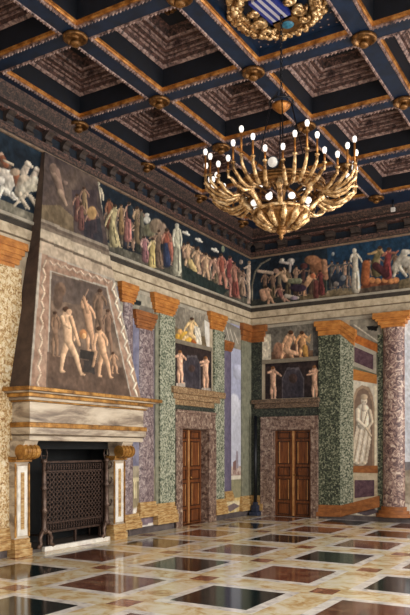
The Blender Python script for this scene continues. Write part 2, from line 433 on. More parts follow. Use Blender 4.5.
def frame_ring(mb, o0, z0, o1, z1, m=0):     # sloping ring between two inset rectangles
    a0, b0, a1, b1 = HA-o0, HB-o0, HA-o1, HB-o1
    A = [(-a0,-b0,z0),(a0,-b0,z0),(a0,b0,z0),(-a0,b0,z0)]; B = [(-a1,-b1,z1),(a1,-b1,z1),(a1,b1,z1),(-a1,b1,z1)]
    mb.add(A+B, [(i, 4+i, 4+(i+1) % 4, (i+1) % 4) for i in range(4)], m)
def rosette(mb, c, r):
    for k in range(8):
        q = k*math.pi/4; mb.ball((c[0]+r*.62*math.cos(q), c[1]+r*.62*math.sin(q), c[2]-.02), r*.36, 8, (1,1,.6))
    for k in range(6):
        q = k*math.pi/3+.3; mb.ball((c[0]+r*.3*math.cos(q), c[1]+r*.3*math.sin(q), c[2]-.05), r*.26, 8, (1,1,.8))
    mb.ball((c[0], c[1], c[2]-.09), r*.24, 8)
def border_parts(r):
    mb = MB(); frame_ring(mb, -.008, -.0, .0, -.012); frame_ring(mb, .0, -.012, .026, -.012); frame_ring(mb, .026, -.012, .032, .01)
    per = [((-HA+.012, -HB+.012), (HA-.012, -HB+.012)), ((HA-.012, -HB+.012), (HA-.012, HB-.012)), ((HA-.012, HB-.012), (-HA+.012, HB-.012)), ((-HA+.012, HB-.012), (-HA+.012, -HB+.012))]
    for p, q in per:
        n = int(math.hypot(q[0]-p[0], q[1]-p[1])/.055)
        for k in range(n):
            t = (k+.5)/n; x, y = p[0]+(q[0]-p[0])*t, p[1]+(q[1]-p[1])*t
            mb.add([(x-.015,y-.015,-.012),(x+.015,y-.015,-.012),(x+.015,y+.015,-.012),(x-.015,y+.015,-.012),(x,y,-.04)],
                   [(0,4,1),(1,4,2),(2,4,3),(3,4,0)], 0)
    mb.build('bead_moulding', M['bead'], r)
    mb = MB(); frame_ring(mb, .03, .0, .032, .015); frame_ring(mb, .032, .015, .046, .032); frame_ring(mb, .046, .032, .055, .062); mb.build('gilt_moulding', M['gold'], r)
def make_coffer():
    r = bpy.data.objects.new('ceiling_coffer', None); r.empty_display_size = .1; COL.objects.link(r)
    border_parts(r)
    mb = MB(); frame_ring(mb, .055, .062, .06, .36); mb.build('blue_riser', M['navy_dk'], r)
    mb = MB(); frame_ring(mb, .06, .34, .075, .325); frame_ring(mb, .075, .325, .095, .335); frame_ring(mb, .095, .335, .12, .36)
    mb.build('inner_bead', M['bead'], r)
    mb = MB(); frame_ring(mb, .12, .36, .14, .44); frame_ring(mb, .14, .44, .24, .47); frame_ring(mb, .24, .47, .26, .56)
    frame_ring(mb, .26, .56, .33, .57)
    mb.build('fluted_step', M['fluted'], r)
    mb = MB()
    for o_, z_ in ((.135,.425),(.19,.452),(.25,.50),(.255,.545)):
        frame_ring(mb, o_-.004, z_+.01, o_, z_-.014); frame_ring(mb, o_, z_-.014, o_+.014, z_-.012); frame_ring(mb, o_+.014, z_-.012, o_+.018, z_+.015)
    mb.build('carved_ridge', M['bead'], r)
    mb = MB(); frame_ring(mb, .33, .555, .35, .55); frame_ring(mb, .35, .55, .37, .575); mb.build('upper_bead', M['bead'], r)
    mb = MB(); frame_ring(mb, .37, .575, .41, .66); frame_ring(mb, .41, .66, .455, .67); mb.build('carved_step', M['carved'], r)
    a, b = HA-.455, HB-.455
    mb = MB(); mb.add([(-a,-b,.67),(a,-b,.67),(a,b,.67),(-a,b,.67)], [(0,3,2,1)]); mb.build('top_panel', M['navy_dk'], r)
    mb = MB(); rosette(mb, (0,0,.66), .13); mb.build('rosette', M['gold_dk'], r)
    return r
ORD = ['first', 'second', 'third', 'fourth', 'fifth', 'sixth', 'seventh', 'eighth']
coffer = make_coffer(); used = False
for j in range(5):
    for i in range(5):
        cx, cyy = (CXs[i]+CXs[i+1])/2, (CYs[j]+CYs[j+1])/2
        u, v = proj(cx, cyy, H+.3)
        if -math.sin(YAW)*(cx-camo.location.x)+math.cos(YAW)*(cyy-camo.location.y) < .5: continue
        if not (-70 < u < 480 and v > -90): continue
        if abs(u-277) < 25 and abs(v-5) < 40: CREST = (cx, cyy); CR_I, CR_J = i, j; continue
        o = coffer if not used else copy_tree(coffer); used = True
        o.location = (cx, cyy, H)
        tag(o, 'carved stepped coffer, %s from the left wall, %s from the far wall' % (ORD[i], ORD[j]), 'ceiling coffer', 'stepped coffers of the painted ceiling')
def boss_mb():
    mb = MB(); mb.lathe([(.15,0),(.168,-.015),(.165,-.045),(.145,-.058),(.125,-.048),(.108,-.018),(.075,-.014),(.05,-.03),(.044,-.06),(.066,-.078),(.07,-.10),(.055,-.125),(.025,-.14),(.003,-.143)], (0,0,0), 20)
    return mb
boss = boss_mb().build('ceiling_boss', M['gold_dk']); used = False
for j in range(6):
    for i in range(6):
        u, v = proj(CXs[i], CYs[j], H)
        if not (-15 < u < 425 and v > -25): continue
        o = boss if not used else boss.copy()
        if used: COL.objects.link(o)
        used = True; o.location = (CXs[i], CYs[j], H)
        tag(o, 'gilt ceiling boss, %s from the left wall, %s from the far wall' % (ORD[i], ORD[j]), 'ceiling boss', 'gilt bosses at the beam crossings')

# the coffer with the wreath and shield
cr = thing('heraldic_coffer', 'flat blue starred ceiling panel with gilt border around the wreathed coat of arms', 'ceiling coffer', (CREST[0], CREST[1], H))
def border_at(root):
    loc = root.location.copy(); root.location = (0,0,0)
    border_parts(root)
    mb = MB(); frame_ring(mb, .055, .062, .06, .15)
    a, b = HA-.06, HB-.06
    mb.add([(-a,-b,.15),(a,-b,.15),(a,b,.15),(-a,b,.15)], [(0,3,2,1)])
    mb.build('blue_panel', M['navy'], root)
    mb = MB()
    for ix in range(11):
        for iy in range(13):
            x, y = -a+.08+ix*(2*a-.16)/10+(.03 if iy % 2 else 0)-.015, -b+.08+iy*(2*b-.16)/12
            if math.hypot(x/.63, y/.63) < 1.02: continue
            for k in range(4):
                q = k*math.pi/2
                mb.add([(x+.006*math.cos(q-.78), y+.006*math.sin(q-.78), .145), (x+.02*math.cos(q), y+.02*math.sin(q), .145), (x+.006*math.cos(q+.78), y+.006*math.sin(q+.78), .145), (x,y,.135)], [(0,3,1),(1,3,2)])
    mb.build('star_pattern', M['bead'], root)
    root.location = loc
border_at(cr)
wr = thing('gilt_wreath', 'round gilded wreath of leaves and fruit fixed to the blue ceiling panel', 'wreath', (CREST[0], CREST[1], H+.15))
mb = MB(); random.seed(3)
for k in range(64):
    q = 2*math.pi*k/64
    for rr, dz, s in ((.46,-.03,.05),(.53,-.08,.055),(.60,-.04,.05),(.50,-.10,.035)):
        R_ = rr+random.uniform(-.02,.02); a = q+random.uniform(-.05,.05)
        mb.ball((CREST[0]+R_*math.cos(a), CREST[1]+R_*math.sin(a), H+.15+dz+random.uniform(-.015,.015)), s*random.uniform(.7,1.15), 6, (1,1,.8))
mb.build('leaf_garland', M['gold_br'], wr)
mb = MB(); pts = [(CREST[0]+.53*math.cos(2*math.pi*k/32), CREST[1]+.53*math.sin(2*math.pi*k/32), H+.12) for k in range(33)]
mb.tube(pts, .06, 8); mb.build('wreath_ring', M['gold_dk'], wr)
sh = thing('coat_of_arms', 'blue and white striped shield with gilt scrolls inside the ceiling wreath', 'coat of arms', (CREST[0], CREST[1], H+.15))
X0, Y0c = CREST
def shp(pts, z0, z1, mb, m=0):
    mb.prism([(X0+x, Y0c+y, z0) for x, y in pts], (0,0,z1-z0), m)
ang = math.radians(-8)
def rot(p, a=ang): return (p[0]*math.cos(a)-p[1]*math.sin(a), p[0]*math.sin(a)+p[1]*math.cos(a))
mb = MB(); n = 7
for k in range(n):
    x0 = -.15+.30*k/n; x1 = -.15+.30*(k+1)/n
    shp([rot((x0,-.40)), rot((x1,-.40)), rot((x1,.14)), rot((x0,.14))], H+.02, H+.08, mb, k % 2)
mb.build('striped_field', [M['stripe_b'], M['stripe_w']], sh)
mb = MB(); shp([rot(p) for p in ((-.14,.10),(.16,.10),(.17,.36),(.01,.44),(-.15,.36))], H+.02, H+.09, mb); mb.build('gilt_escutcheon', M['gold_dk'], sh)
mb = MB(); mb.ball((X0+rot((.01,.25))[0], Y0c+rot((.01,.25))[1], H+.02), .085, 12, (1,1,.35)); mb.build('teal_roundel', M['teal'], sh)
for sx in (-1, 1):
    mb = MB()
    for (cx_, cy_, r_) in ((.28,.05,.10),(.27,.26,.07),(.24,-.16,.08)):
        pts = [(X0+sx*cx_+sx*(r_*(1-t/14))*math.cos(t*.7), Y0c+cy_+(r_*(1-t/14))*math.sin(t*.7), H+.05-.004*t) for t in range(11)]
        mb.tube(pts, .028, 6)
    mb.ball((X0+sx*.27, Y0c+.1, H+.06), .09, 8, (1,1.5,.5))
    mb.build('gilt_scroll', M['gold_br'], sh)

# ------------------------------------------------------------------ cornice under the ceiling (two walls)
def cornice(name, wall, a0, a1, k):
    root = thing_struct(name)
    def band(z0, z1, d0, d1, m, nm):
        mb = MB()
        prof = [(.0, z0), (d0*k, z0), (d1*k, z1), (.0, z1)]
        e = lambda a, d: a if wall == 'L' else a
        for (A, B) in ((a0, a1),):
            if wall == 'L': vs = [(d, A, z) for d, z in prof]+[(d, B-0, z) for d, z in prof]
            else: vs = [(A, -d, z) for d, z in prof]+[(B, -d, z) for d, z in prof]
            mb.add(vs, [(0,1,2,3),(7,6,5,4),(0,4,5,1),(1,5,6,2),(2,6,7,3),(3,7,4,0)])
        return mb.build(nm, m, root)
    band(6.475, 6.50, .05, .07, M['grey_lt2'], 'lower_fillet')
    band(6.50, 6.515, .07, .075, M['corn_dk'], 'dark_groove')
    band(6.515, 6.575, .09, .11, M['bead_br'], 'dentil_bead')
    band(6.575, 6.60, .12, .13, M['carved'], 'bead_cap')
    band(6.60, 6.79, .04, .04, M['dkblue'], 'blue_ground')
    band(6.79, 6.83, .16, .19, M['carved'], 'corona_soffit')
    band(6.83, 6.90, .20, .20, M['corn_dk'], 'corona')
    band(6.90, 6.93, .21, .23, M['carved'], 'corona_edge')
    band(6.93, 7.06, .20, .27, M['scroll'], 'scroll_band')
    band(7.06, 7.112, .27, .29, M['bead_br'], 'top_moulding')
    # scroll brackets between the blue squares
    n = int(abs(a1-a0)/.42)
    for q in range(n):
        a = a1-(.3+q*.42)*(1 if a1 > a0 else -1) if wall == 'L' else a0+.32+q*.62
        if wall == 'F' and a > 4.6: break
        if wall == 'L' and a < -9: break
        mb = MB(); w = .075 if wall == 'L' else .11
        pr = [(0,6.60),(.10,6.60),(.13,6.64),(.10,6.69),(.13,6.74),(.19,6.78),(.19,6.80),(0,6.80)]
        if wall == 'L': mb.prism([(d*k+.002, a-w, z) for d, z in pr], (0, 2*w, 0))
        else: mb.prism([(a-w, -d*k-.002, z) for d, z in pr], (2*w, 0, 0))
        mb.build('bracket', M['bracket'], root)
    return root
def thing_struct(name):
    o = bpy.data.objects.new(name, None); COL.objects.link(o); o['kind'] = 'structure'; return o
M['grey_lt2'] = mat('pale_fillet', [(100,80,64),(140,118,98)], 8, .6)
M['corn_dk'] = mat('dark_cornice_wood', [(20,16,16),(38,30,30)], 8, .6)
M['bead_br'] = mat('brown_dentil', [(34,22,20),(92,66,56)], 22, .6, kind='noise', stops=[.44,.56], bump=.5)
M['scroll'] = mat('scrolled_frieze', [(20,14,14),(62,44,38),(100,74,62)], 12, .6, dist=2.4, bump=.5, stops=[.42,.54,.66])
M['bracket'] = mat('bracket_brown', [(28,22,22),(74,60,54)], 14, .7, bump=.3)
cornice('trim_1', 'L', BY, -.0, .95)
cornice('trim_2', 'F', 0, RX, 1.35)
# painted architrave under the friezes
def architrave(name, wall, a0, a1):
    root = thing_struct(name)
    for nm, z0, z1, t, m in (('ledge', 5.235, 5.285, .05, 'grey_lt'), ('dark_band', 5.135, 5.235, .015, 'line_dk'),
                             ('upper_fascia', 4.985, 5.135, .03, 'beige'), ('brown_line', 4.955, 4.985, .012, 'line_br'),
                             ('lower_fascia', 4.80, 4.955, .022, 'beige'), ('dark_line', 4.77, 4.80, .008, 'beige_dk'), ('soffit_band', 4.70, 4.77, .012, 'grey_lt')):  # thin darker line between lower fascia and soffit band
        rct(wall, a0, a1, z0, z1, t).build(nm, M[m], root, .003)
architrave('trim_3', 'L', BY, 0)
architrave('trim_4', 'F', 0, RX)

# ------------------------------------------------------------------ painted friezes
SKY = (22,44,66); FLESH = (196,150,118); PALE = (206,196,178); RUST = (150,78,46); YEL = (196,164,92); ROSE = (178,106,98)
BLU = (44,58,98); GRN = (112,118,84); WHT = (214,206,190)
def ground(c, pts, col=(74,68,56), c2=(112,102,80)): c.poly(pts, col, 1, c2, 5)
c = canL(-9.3, 0, 5.285, 6.475, .014, .019)
c.fill((16,30,46), (26,52,74), 1.2)
# rider and horses at the left end
ground(c, [(-30,190),(0,199),(20,208),(44,218),(60,232),(44,236),(-30,215)], (104,98,80), (140,132,110))
c.cap((3,172), (10,180), 6, 8, (196,186,172)); c.cap((10,182), (6,190), 5, 6, (182,172,156)); c.cap((-4,172), (4,176), 5, 6, (176,164,148)); c.ell((1,181), 4, 5, (206,198,186))
c.cap((6,190), (14,199), 2.6, 1.6, WHT); c.cap((2,188), (-2,200), 2.6, 1.6, WHT); c.cap((12,194), (20,202), 2, 1.2, WHT)
c.cap((16,174), (18,186), 3.6, 3, RUST); c.ell((15,172), 5.5, 4, (170,140,110)); c.cap((0,164), (8,166), 3, 4, (90,66,50)); c.ell((1,155), 2.5, 3, FLESH)
c.cap((2,158), (6,165), 3, 3, RUST); c.cap((4,160), (13,165), 1.2, 1, (200,180,150))
for ox, oy, s in ((24,163,1.0),(33,169,.95)):
    c.cap((ox+4,oy+1), (ox,oy+9), 3*s, 4.2*s, (188,168,146)); c.cap((ox+3,oy), (ox+8,oy+4), 2.6*s, 1.5*s, (206,188,164))
c.cap((24,180), (20,192), 6, 6, (180,160,134)); c.cap((34,181), (24,190), 5, 6, (202,190,164)); c.ell((33,188), 6, 4, (200,190,160))
for a, b in (((20,194),(26,208)),((26,194),(35,200)),((24,196),(14,206)),((30,196),(36,207)),((22,200),(29,209))): c.cap(a, b, 2.2, 1.1, (196,178,150))
# the procession on the long wall
def crowd(x0, x1, yt, yb, n, seed, cols, r=2.7):
    rr = random.Random(seed)
    for k in range(n):
        x = x0+(x1-x0)*(k+.5)/n+rr.uniform(-1.5, 1.5); t = (x-x0)/(x1-x0); h = rr.uniform(.0, 4)
        a = yt[0]+(yt[1]-yt[0])*t+h; b = yb[0]+(yb[1]-yb[0])*t
        col = rr.choice(cols); fl = rr.choice([(150,112,88),(176,134,106),(128,96,76)])
        c.fig((x, a), (x+rr.uniform(-1,1), a+(b-a)*.5), [(x-2,b),(x+2.4,b)], [(x+rr.uniform(-6,-2), a+rr.uniform(4,11)), (x+rr.uniform(2,6), a+rr.uniform(2,11))], r, fl, col, rr.choice(['full','top','skirt']))
DUL = [(74,60,52),(96,70,54),(60,66,58),(110,92,66),(84,54,52),(52,56,74),(120,104,84)]
crowd(104, 176, (207,240), (238,266), 15, 5, DUL); crowd(182, 246, (240,272), (268,296), 13, 8, DUL+[(140,96,76),(150,110,84)])
ground(c, [(95,238),(118,247),(150,258),(185,272),(215,284),(250,300),(250,312),(190,295),(100,262)], (66,64,54), (110,104,86))
c.fig((98,184), (99,207), [(98,232),(101,232)], [(96,200),(103,200)], 3.6, (204,190,160), (186,172,142), 'full', (190,178,150))
c.fig((109,201), (110,214), [(108,228),(112,228)], [(106,212),(113,211)], 3.3, (150,92,62), (140,72,44), 'full')
c.fig((115,207), (112,225), [(111,246),(120,247)], [(105,226),(118,214)], 3.6, (196,174,120), (176,160,104), 'full')
c.fig((121,206), (121,220), [(120,234),(123,234)], [(118,216),(124,215)], 2.6, (170,130,96), (140,104,60), 'full')
c.fig((129,204), (128,220), [(126,241),(129,241)], [(124,216),(133,212)], 3.4, FLESH, (180,104,96), 'full')
c.cap((130,208), (131,216), 3, 3.4, (30,44,56))
c.fig((137,209), (138,224), [(138,242),(141,243)], [(134,219),(143,216)], 3.8, (176,138,100), (150,120,82), 'full')
c.fig((141,211), (142,226), [(141,240),(144,240)], [(139,222),(146,220)], 2.8, (130,100,80), (92,88,70), 'full')
c.ell((147,220), 3.6, 4, (188,184,170)); c.ell((147,215), 2.6, 2, (204,198,184))
c.ell((150,230), 7, 7, (116,112,80)); c.ell((156,226), 7, 8, (136,112,86)); c.ell((162,230), 5, 8, (150,120,96))
c.fig((144,238), (145,249), [(143,259),(149,262)], [(142,247),(151,246)], 3.4, (188,140,128), (160,98,104), 'full')
c.fig((153,240), (152,254), [(150,266),(155,267)], [(148,250),(156,247)], 3.4, (210,180,130), (206,176,92), 'full')
c.fig((159,232), (158,250), [(157,266),(162,268)], [(155,240),(160,243)], 3.2, (160,120,92), (120,92,70), 'full')
c.fig((167,231), (166,248), [(164,264),(168,264)], [(162,243),(172,250)], 4, (170,108,84), (164,74,50), 'top')
c.cap((166,246), (167,264), 3.4, 3.6, BLU); c.cap((170,244), (173,260), 2.4, 2, (190,100,80))
c.fig((177,226), (177,246), [(176,275),(178,275)], [(174,246),(181,246)], 3.8, (196,188,162), (186,180,150), 'full', (180,172,150))
for x, y in ((186,233),(199,240),(215,250)):
    c.ell((x,y), 2.4, 2.2, (196,186,172)); c.cap((x-3,y-1), (x+3,y+2), 1.2, 1, WHT)
for x, y, s in ((188,247,1),(197,253,1.1),(206,258,1)):
    c.fig((x,y-3), (x,y+10), [(x-3,y+20),(x+3,y+23)], [(x-5,y+4),(x+5,y+1)], 3.2*s, (204,156,112), (196,150,92), None)
c.cap((190,262), (196,275), 3, 3, YEL); c.cap((194,274), (200,273), 1.6, 1.4, FLESH)
ground(c, [(182,264),(206,278),(228,290),(220,298),(182,282)], (28,46,44), (44,60,54))
c.fig((213,259), (217,268), [(212,278),(220,282)], [(210,270),(219,262)], 3.4, (198,140,112), (184,96,80), None)
c.fig((221,256), (222,270), [(220,284),(226,288)], [(218,266),(225,263)], 3.6, (190,112,88), (170,78,58), 'top')
c.fig((230,258), (229,276), [(230,296),(236,297)], [(226,268),(234,266)], 3.4, (186,110,94), (158,62,60), 'top')
c.fig((234,264), (235,280), [(232,294),(239,298)], [(231,274),(239,272)], 3, (176,108,84), (150,64,54), 'skirt')
c.ell((223,249), 1.8, 3.5, (120,130,100)); c.ell((241,262), 2, 2.6, (150,126,108))
c.fig((249.2,263), (248,282), [(248,303),(249.5,303)], [(244,268),(251,279)], 2.9, (206,170,140), None, None, (150,110,70))
c.fig((242,277), (243,286), [(241,294),(245,296)], [(240,284),(246,284)], 2.2, (190,150,122), (170,130,100), 'full')
# white architectural strip beside the hood and a pale ledge
c.tex(16, 16)
c.mute(.66, .97)
fr = thing('painted_frieze', 'long painted frieze of horses and walking figures above the left wall ledge', 'fresco', (0, -4.5, 5.285))
c.build('frieze_painting', fr, (-.014,0,0))
c = canF(0, 4.9, 5.285, 6.475, -.014, .016)
c.fill((18,30,44), (28,50,68), 1.2)
c.poly([(326,235),(415,220),(480,215),(480,290),(330,290)], (24,66,104), .8)
ground(c, [(300,296),(340,288),(372,288),(415,276),(415,296),(330,303),(262,309),(262,304)], (96,80,52), (132,112,80))
ground(c, [(250,300),(300,294),(300,306),(250,312)], (38,44,44), (60,62,54))
arc = [(252,300),(252,285),(255,272),(261,264),(270,259)]
for a, b in zip(arc[:-1], arc[1:]): c.cap(a, b, .9, .9, (120,114,98))
crowd(262, 328, (272,262), (298,292), 9, 3, DUL, 2.6); crowd(330, 352, (262,260), (288,286), 4, 4, [(60,66,76),(90,88,88)], 2.2); crowd(364, 408, (258,252), (276,272), 5, 6, DUL, 2.6)
c.ell((282,260), 2.4, 1.8, WHT); c.ell((291,261), 4, 3, (196,186,176)); c.cap((280,262), (292,264), 1.2, 1.4, (188,176,168)); c.cap((290,265), (290,272), 1.3, 1, (178,164,156))
c.cap((258,271), (272,273), 1.5, 1.8, (196,166,140)); c.ell((276,271), 3, 2.6, (170,130,110))
c.fig((281,271), (285,280), [(296,281),(300,280)], [(275,277),(284,268)], 3.6, (200,158,120), None)
c.cap((290,281), (299,281), 2.4, 3, (124,128,96))
c.fig((266,288), (268,296), [(268,304),(273,303)], [(262,294),(271,290)], 3.6, (196,146,112), None)
c.cap((262,292), (264,298), 3, 3.4, (190,140,108))
c.fig((278,288), (281,296), [(288,301),(285,303)], [(275,294),(284,290)], 3, (184,136,112), (150,90,84), 'top')
c.cap((286,296), (298,298), 2.2, 1.4, (204,190,170)); c.ell((294,298), 4, 2, (150,130,150))
c.fig((312,275), (306,285), [(300,290),(304,295)], [(308,279),(316,280)], 3.6, (206,150,104), None)
c.ell((313,276), 3, 2.8, (196,100,60)); c.cap((316,282), (316,296), 2.4, 3, (110,54,50)); c.ell((298,288), 9, 4, (58,40,62))
c.ell((318,266), 9, 8, (150,92,58)); c.ell((312,260), 8, 5, (164,104,66)); c.cap((324,262), (326,278), 3, 2.4, (176,120,84)); c.ell((304,266), 4, 3, (96,48,46))
c.fig((320,272), (321,283), [(319,294),(324,294)], [(317,278),(325,277)], 2.8, (140,70,56), (110,46,46), 'full')
for x in (331,337,343,349): c.cap((x,264), (x,290), .7, .7, (92,88,84))
c.ell((338,280), 8, 7, (40,52,70)); c.ell((333,254), 1.6, 2, (170,176,178)); c.cap((332,266), (350,264), .8, .8, (80,80,80))
c.ell((343,278), 3, 3, (120,120,124)); c.ell((336,284), 3, 2.6, (130,118,110))
ground(c, [(360,292),(398,287),(398,279),(362,283)], (110,50,28), (150,84,40))
for x, y in ((365,282),(372,280),(378,281),(385,280),(391,281),(396,280)): c.ell((x,y), 3.4, 3, (214,130,66))
c.poly([(357,296),(399,289),(399,283),(357,289)], (74,60,50), 1, (100,84,70))
c.cap((366,264), (365,282), 4, 4.6, (168,84,40)); 
c.fig((354.5,251), (355.5,270), [(355,292),(356.5,292)], [(351,262),(362,262)], 3.8, (220,208,186), (210,196,172), 'full', (206,194,170))
c.fig((380,249), (375,262), [(374,274),(380,274)], [(368,254),(386,258)], 4.2, (176,136,84), (120,104,64), 'full')
c.fig((389,250), (387,264), [(384,277),(390,277)], [(382,256),(398,251)], 4, (176,104,80), (140,50,50), 'full')
c.cap((376,266), (386,274), 4, 4, (80,34,40))
c.cap((404,254), (396,268), 3.4, 4.6, (196,184,164)); c.cap((404,252), (412,252), 3, 2, WHT); c.cap((396,268), (394,276), 2, 1.4, (190,178,156)); c.cap((400,268), (406,276), 2, 1.4, (200,188,168)); c.ell((408,262), 8, 6, (196,186,168)); c.cap((410,268), (412,282), 3, 2, (180,168,148))
c.tex(16, 16)
c.mute(.74, .97)
fr = thing('painted_frieze', 'painted frieze with pale statue and reclining figures above the far wall ledge', 'fresco', (2.4, 0, 5.285))
c.build('frieze_painting', fr, (0,.014,0))

# ------------------------------------------------------------------ painted architecture of the left wall
def aL(u): return LW((u, 450)).y
def aF(u): return FW((u, 450)).x
ZA = 4.70                                    # underside of the painted architrave
# background of the painted loggia
c = canL(aL(112), aL(175), .12, ZA, .006, .025)
c.fill((96,92,104), (124,120,132), 2)
c.poly([(120,290),(156,290),(156,330),(120,322)], (140,136,124), 1, (176,168,150), 6)
c.poly([(129,298),(141,301),(141,306),(129,304)], (24,32,36))
c.poly([(140,305),(154,309),(154,318),(138,312)], (118,112,102)); c.poly([(120,312),(140,322),(140,480),(120,480)], (104,104,128), 1, (136,134,152))
c.poly([(120,466),(175,466),(175,540),(120,540)], (150,140,120), 1, (190,180,160), 6)
c.poly([(120,478),(140,478),(140,507),(120,507)], (142,130,104), 1, (120,110,90), 8)
for x in (132.5,134.5,136.5): c.cap((x,482), (x,498), .6, .6, (210,196,160))
c.poly([(120,478),(140,477),(140,481),(120,482)], (206,194,160))
c.poly([(118,534),(175,524),(175,508),(136,508),(118,514)], (206,200,194), 1, (224,220,212))
c.poly([(124,528),(138,512),(150,514),(160,520),(142,526)], (110,96,106), 1, (134,118,126))
c.poly([(116,540),(175,530),(175,525),(116,534)], (224,222,214))
c.tex(10, 12, .2)
o = tag(c.build('painted_loggia', None, (-.006,0,0)), 'painted loggia view with balustrade behind the columns right of the fireplace', 'fresco')
def column(wall, u0, u1, z0, z1, bulge, mshaft, mcap, mbase, capu, capz, baseu, basez, name, label, cat, group=None, flat=False, base_off=0.0):
    A = aL if wall == 'L' else aF
    a0, a1 = A(u0), A(u1); c0, c1 = A(capu[0]), A(capu[1]); b0, b1 = A(baseu[0]), A(baseu[1])
    loc = (0, (a0+a1)/2, z0) if wall == 'L' else ((a0+a1)/2, 0, z0)
    loc = (loc[0], loc[1], basez)
    r = thing(name, label, cat, loc, group)
    if flat: rct(wall, a0, a1, z0, z1, bulge, base=0).build('shaft', mshaft, r, .004)
    else: halfcol(wall, a0, a1, z0, z1, bulge).build('shaft', mshaft, r)
    capital(wall, c0, c1, z1, capz, bulge+.04, r, mcap)
    baseblk(wall, b0, b1, basez, z0, bulge+.05, r, mbase)
    return r
column('L', 122.5, 132, .42, 4.44, .07, M['purple'], M['ochre'], M['ochre_lt'], (117,134.5), 4.80, (120,137), .14, 'painted_column', 'purple marble column with orange capital right beside the chimney hood', 'column')
column('L', 138.5, 153.5, .62, 4.02, .05, M['purple'], M['ochre_dk'], M['ochre_lt'], (132,154), 4.36, (136,155), .32, 'painted_column', 'broad purple marble column with low brown capital left of the green pilaster', 'column')
r = column('L', 157.5, 172.5, .56, 4.42, .07, M['green_lt'], M['ochre'], M['ochre_lt'], (149.5,175), 4.80, (153,173.5), .14, 'painted_pilaster', 'pale green marble pilaster with orange capital left of the left wall door', 'pilaster', flat=True)
rct('L', aL(154.2), aL(157.5), .56, 4.42, .03).build('side_face', M['grey_green'], r)
# gilded pilaster left of the fireplace
r = thing('painted_pilaster', 'gilded relief pilaster at the left edge, left of the chimney', 'pilaster', (0, -8.4, .12))
M['gilt_pil'] = mat('gilded_candelabra_relief', [(116,80,44),(180,144,92),(214,194,154),(226,214,190)], 16, .5, dist=1.2, bump=.6, stops=[.36,.45,.53,.64])
rct('L', -9.2, aL(19.5), .46, 4.46, .05).build('shaft', M['gilt_pil'], r, .004)
capital('L', -9.4, aL(24), 4.46, 4.88, .09, r, M['ochre'])
baseblk('L', -9.3, aL(21), .12, .46, .09, r, M['ochre_lt'])

# over-door paintings, left
c = canL(aL(172.8), aL(208.5), 3.99, 4.70, .02, .02)
c.fill((120,112,100), (150,142,128), 3)
c.poly([(172,326),(208,338),(210,352),(170,345)], (112,96,72))
c.cap((178,338), (196,343), 4.5, 4.5, (198,152,62), .5); c.ell((186,337), 7, 6, (206,164,70)); c.ell((196,342), 5, 5, (184,100,46))
c.fig((192,320), (190,334), [(182,341),(199,344)], [(184,331),(197,328)], 4, (208,178,132), (206,170,80), None)
c.ell((180,332), 2.6, 3, (196,150,90)); c.poly([(194,325),(200,328),(202,345),(197,345)], (214,206,190)); c.tex(14, 16)
tag(c.build('door_fresco', None, (-.02,0,0)), 'fresco of a reclining figure in yellow drapery above the left wall door', 'fresco')
# pale curtain strip and ledge
slab('L', [(203.5,320),(208.3,323),(208.5,350),(206,348),(204,336)], .03).build('curtain', M['white']); 
tag(bpy.data.objects['curtain'], 'pale painted drape strip at the right edge of the left overdoor fresco', 'drape')
r_ = rct('L', aL(172), aL(210.5), 3.90, 3.99, .045).build('stone_ledge', M['beige_dk'], None, .004); tag(r_, 'stone ledge between seated fresco and dark niche over the left wall door', 'ledge')
def niche(wall, u0, u1, z0, z1, figs, arch, label, seed):
    A = aL if wall == 'L' else aF
    c = canL(A(u0), A(u1), z0, z1, .015, .017) if wall == 'L' else canF(A(u0), A(u1), z0, z1, -.015, .014)
    c.fill((34,26,28), (54,42,40), 6)
    a0, a1, yt, yb = arch; m = (a0+a1)/2; w = (a1-a0)/2
    c.poly([(a0-1.2,yb+3),(a0-1.2,yt+w),(m-w*.6,yt-1.5),(m+w*.6,yt-1.5),(a1+1.2,yt+w),(a1+1.2,yb+3)], (84,78,82))
    c.poly([(a0,yb+3),(a0,yt+w),(m-w*.6,yt+1),(m,yt),(m+w*.6,yt+1),(a1,yt+w),(a1,yb+3)], (48,44,52), 1, (66,60,66), 3)
    c.ell((m,(yt+yb)/2-6), w*.45, w*.5, (66,50,46))
    for x, yt_, yb_, hx in figs:
        h = yb_-yt_
        c.fig((x,yt_+3), (x,yt_+h*.5), [(x-1.2,yb_),(x+1.8,yb_)], [(x-5,yt_+h*.18),(hx,yt_+h*.3)], 3.8, (206,164,138), None, None, (120,80,50))
        c.poly([(x-4,yb_),(x+5,yb_),(x+5,yb_+7),(x-4,yb_+7)], (176,164,152))
    c.tex(14, 18)
    return tag(c.build('niche_painting', None, (-.015,0,0) if wall == 'L' else (0,.015,0)), label, 'fresco')
niche('L', 171.8, 211, 3.00, 3.90, [(180,350,383,186),(205.5,356,388,201)], (184,199.5,357,392), 'dark arched niche painting with two nude figures over the left wall door', 1)
mb = rct('L', aL(168.5), aL(221), 2.84, 2.98, .13); rct('L', aL(170.5), aL(217), 2.72, 2.84, .09, mb); rct('L', aL(172.5), aL(214), 2.60, 2.72, .05, mb)
tag(mb.build('door_cornice', M['relief_gold'], None, .008), 'gilded relief cornice shelf above the left wall door', 'cornice')
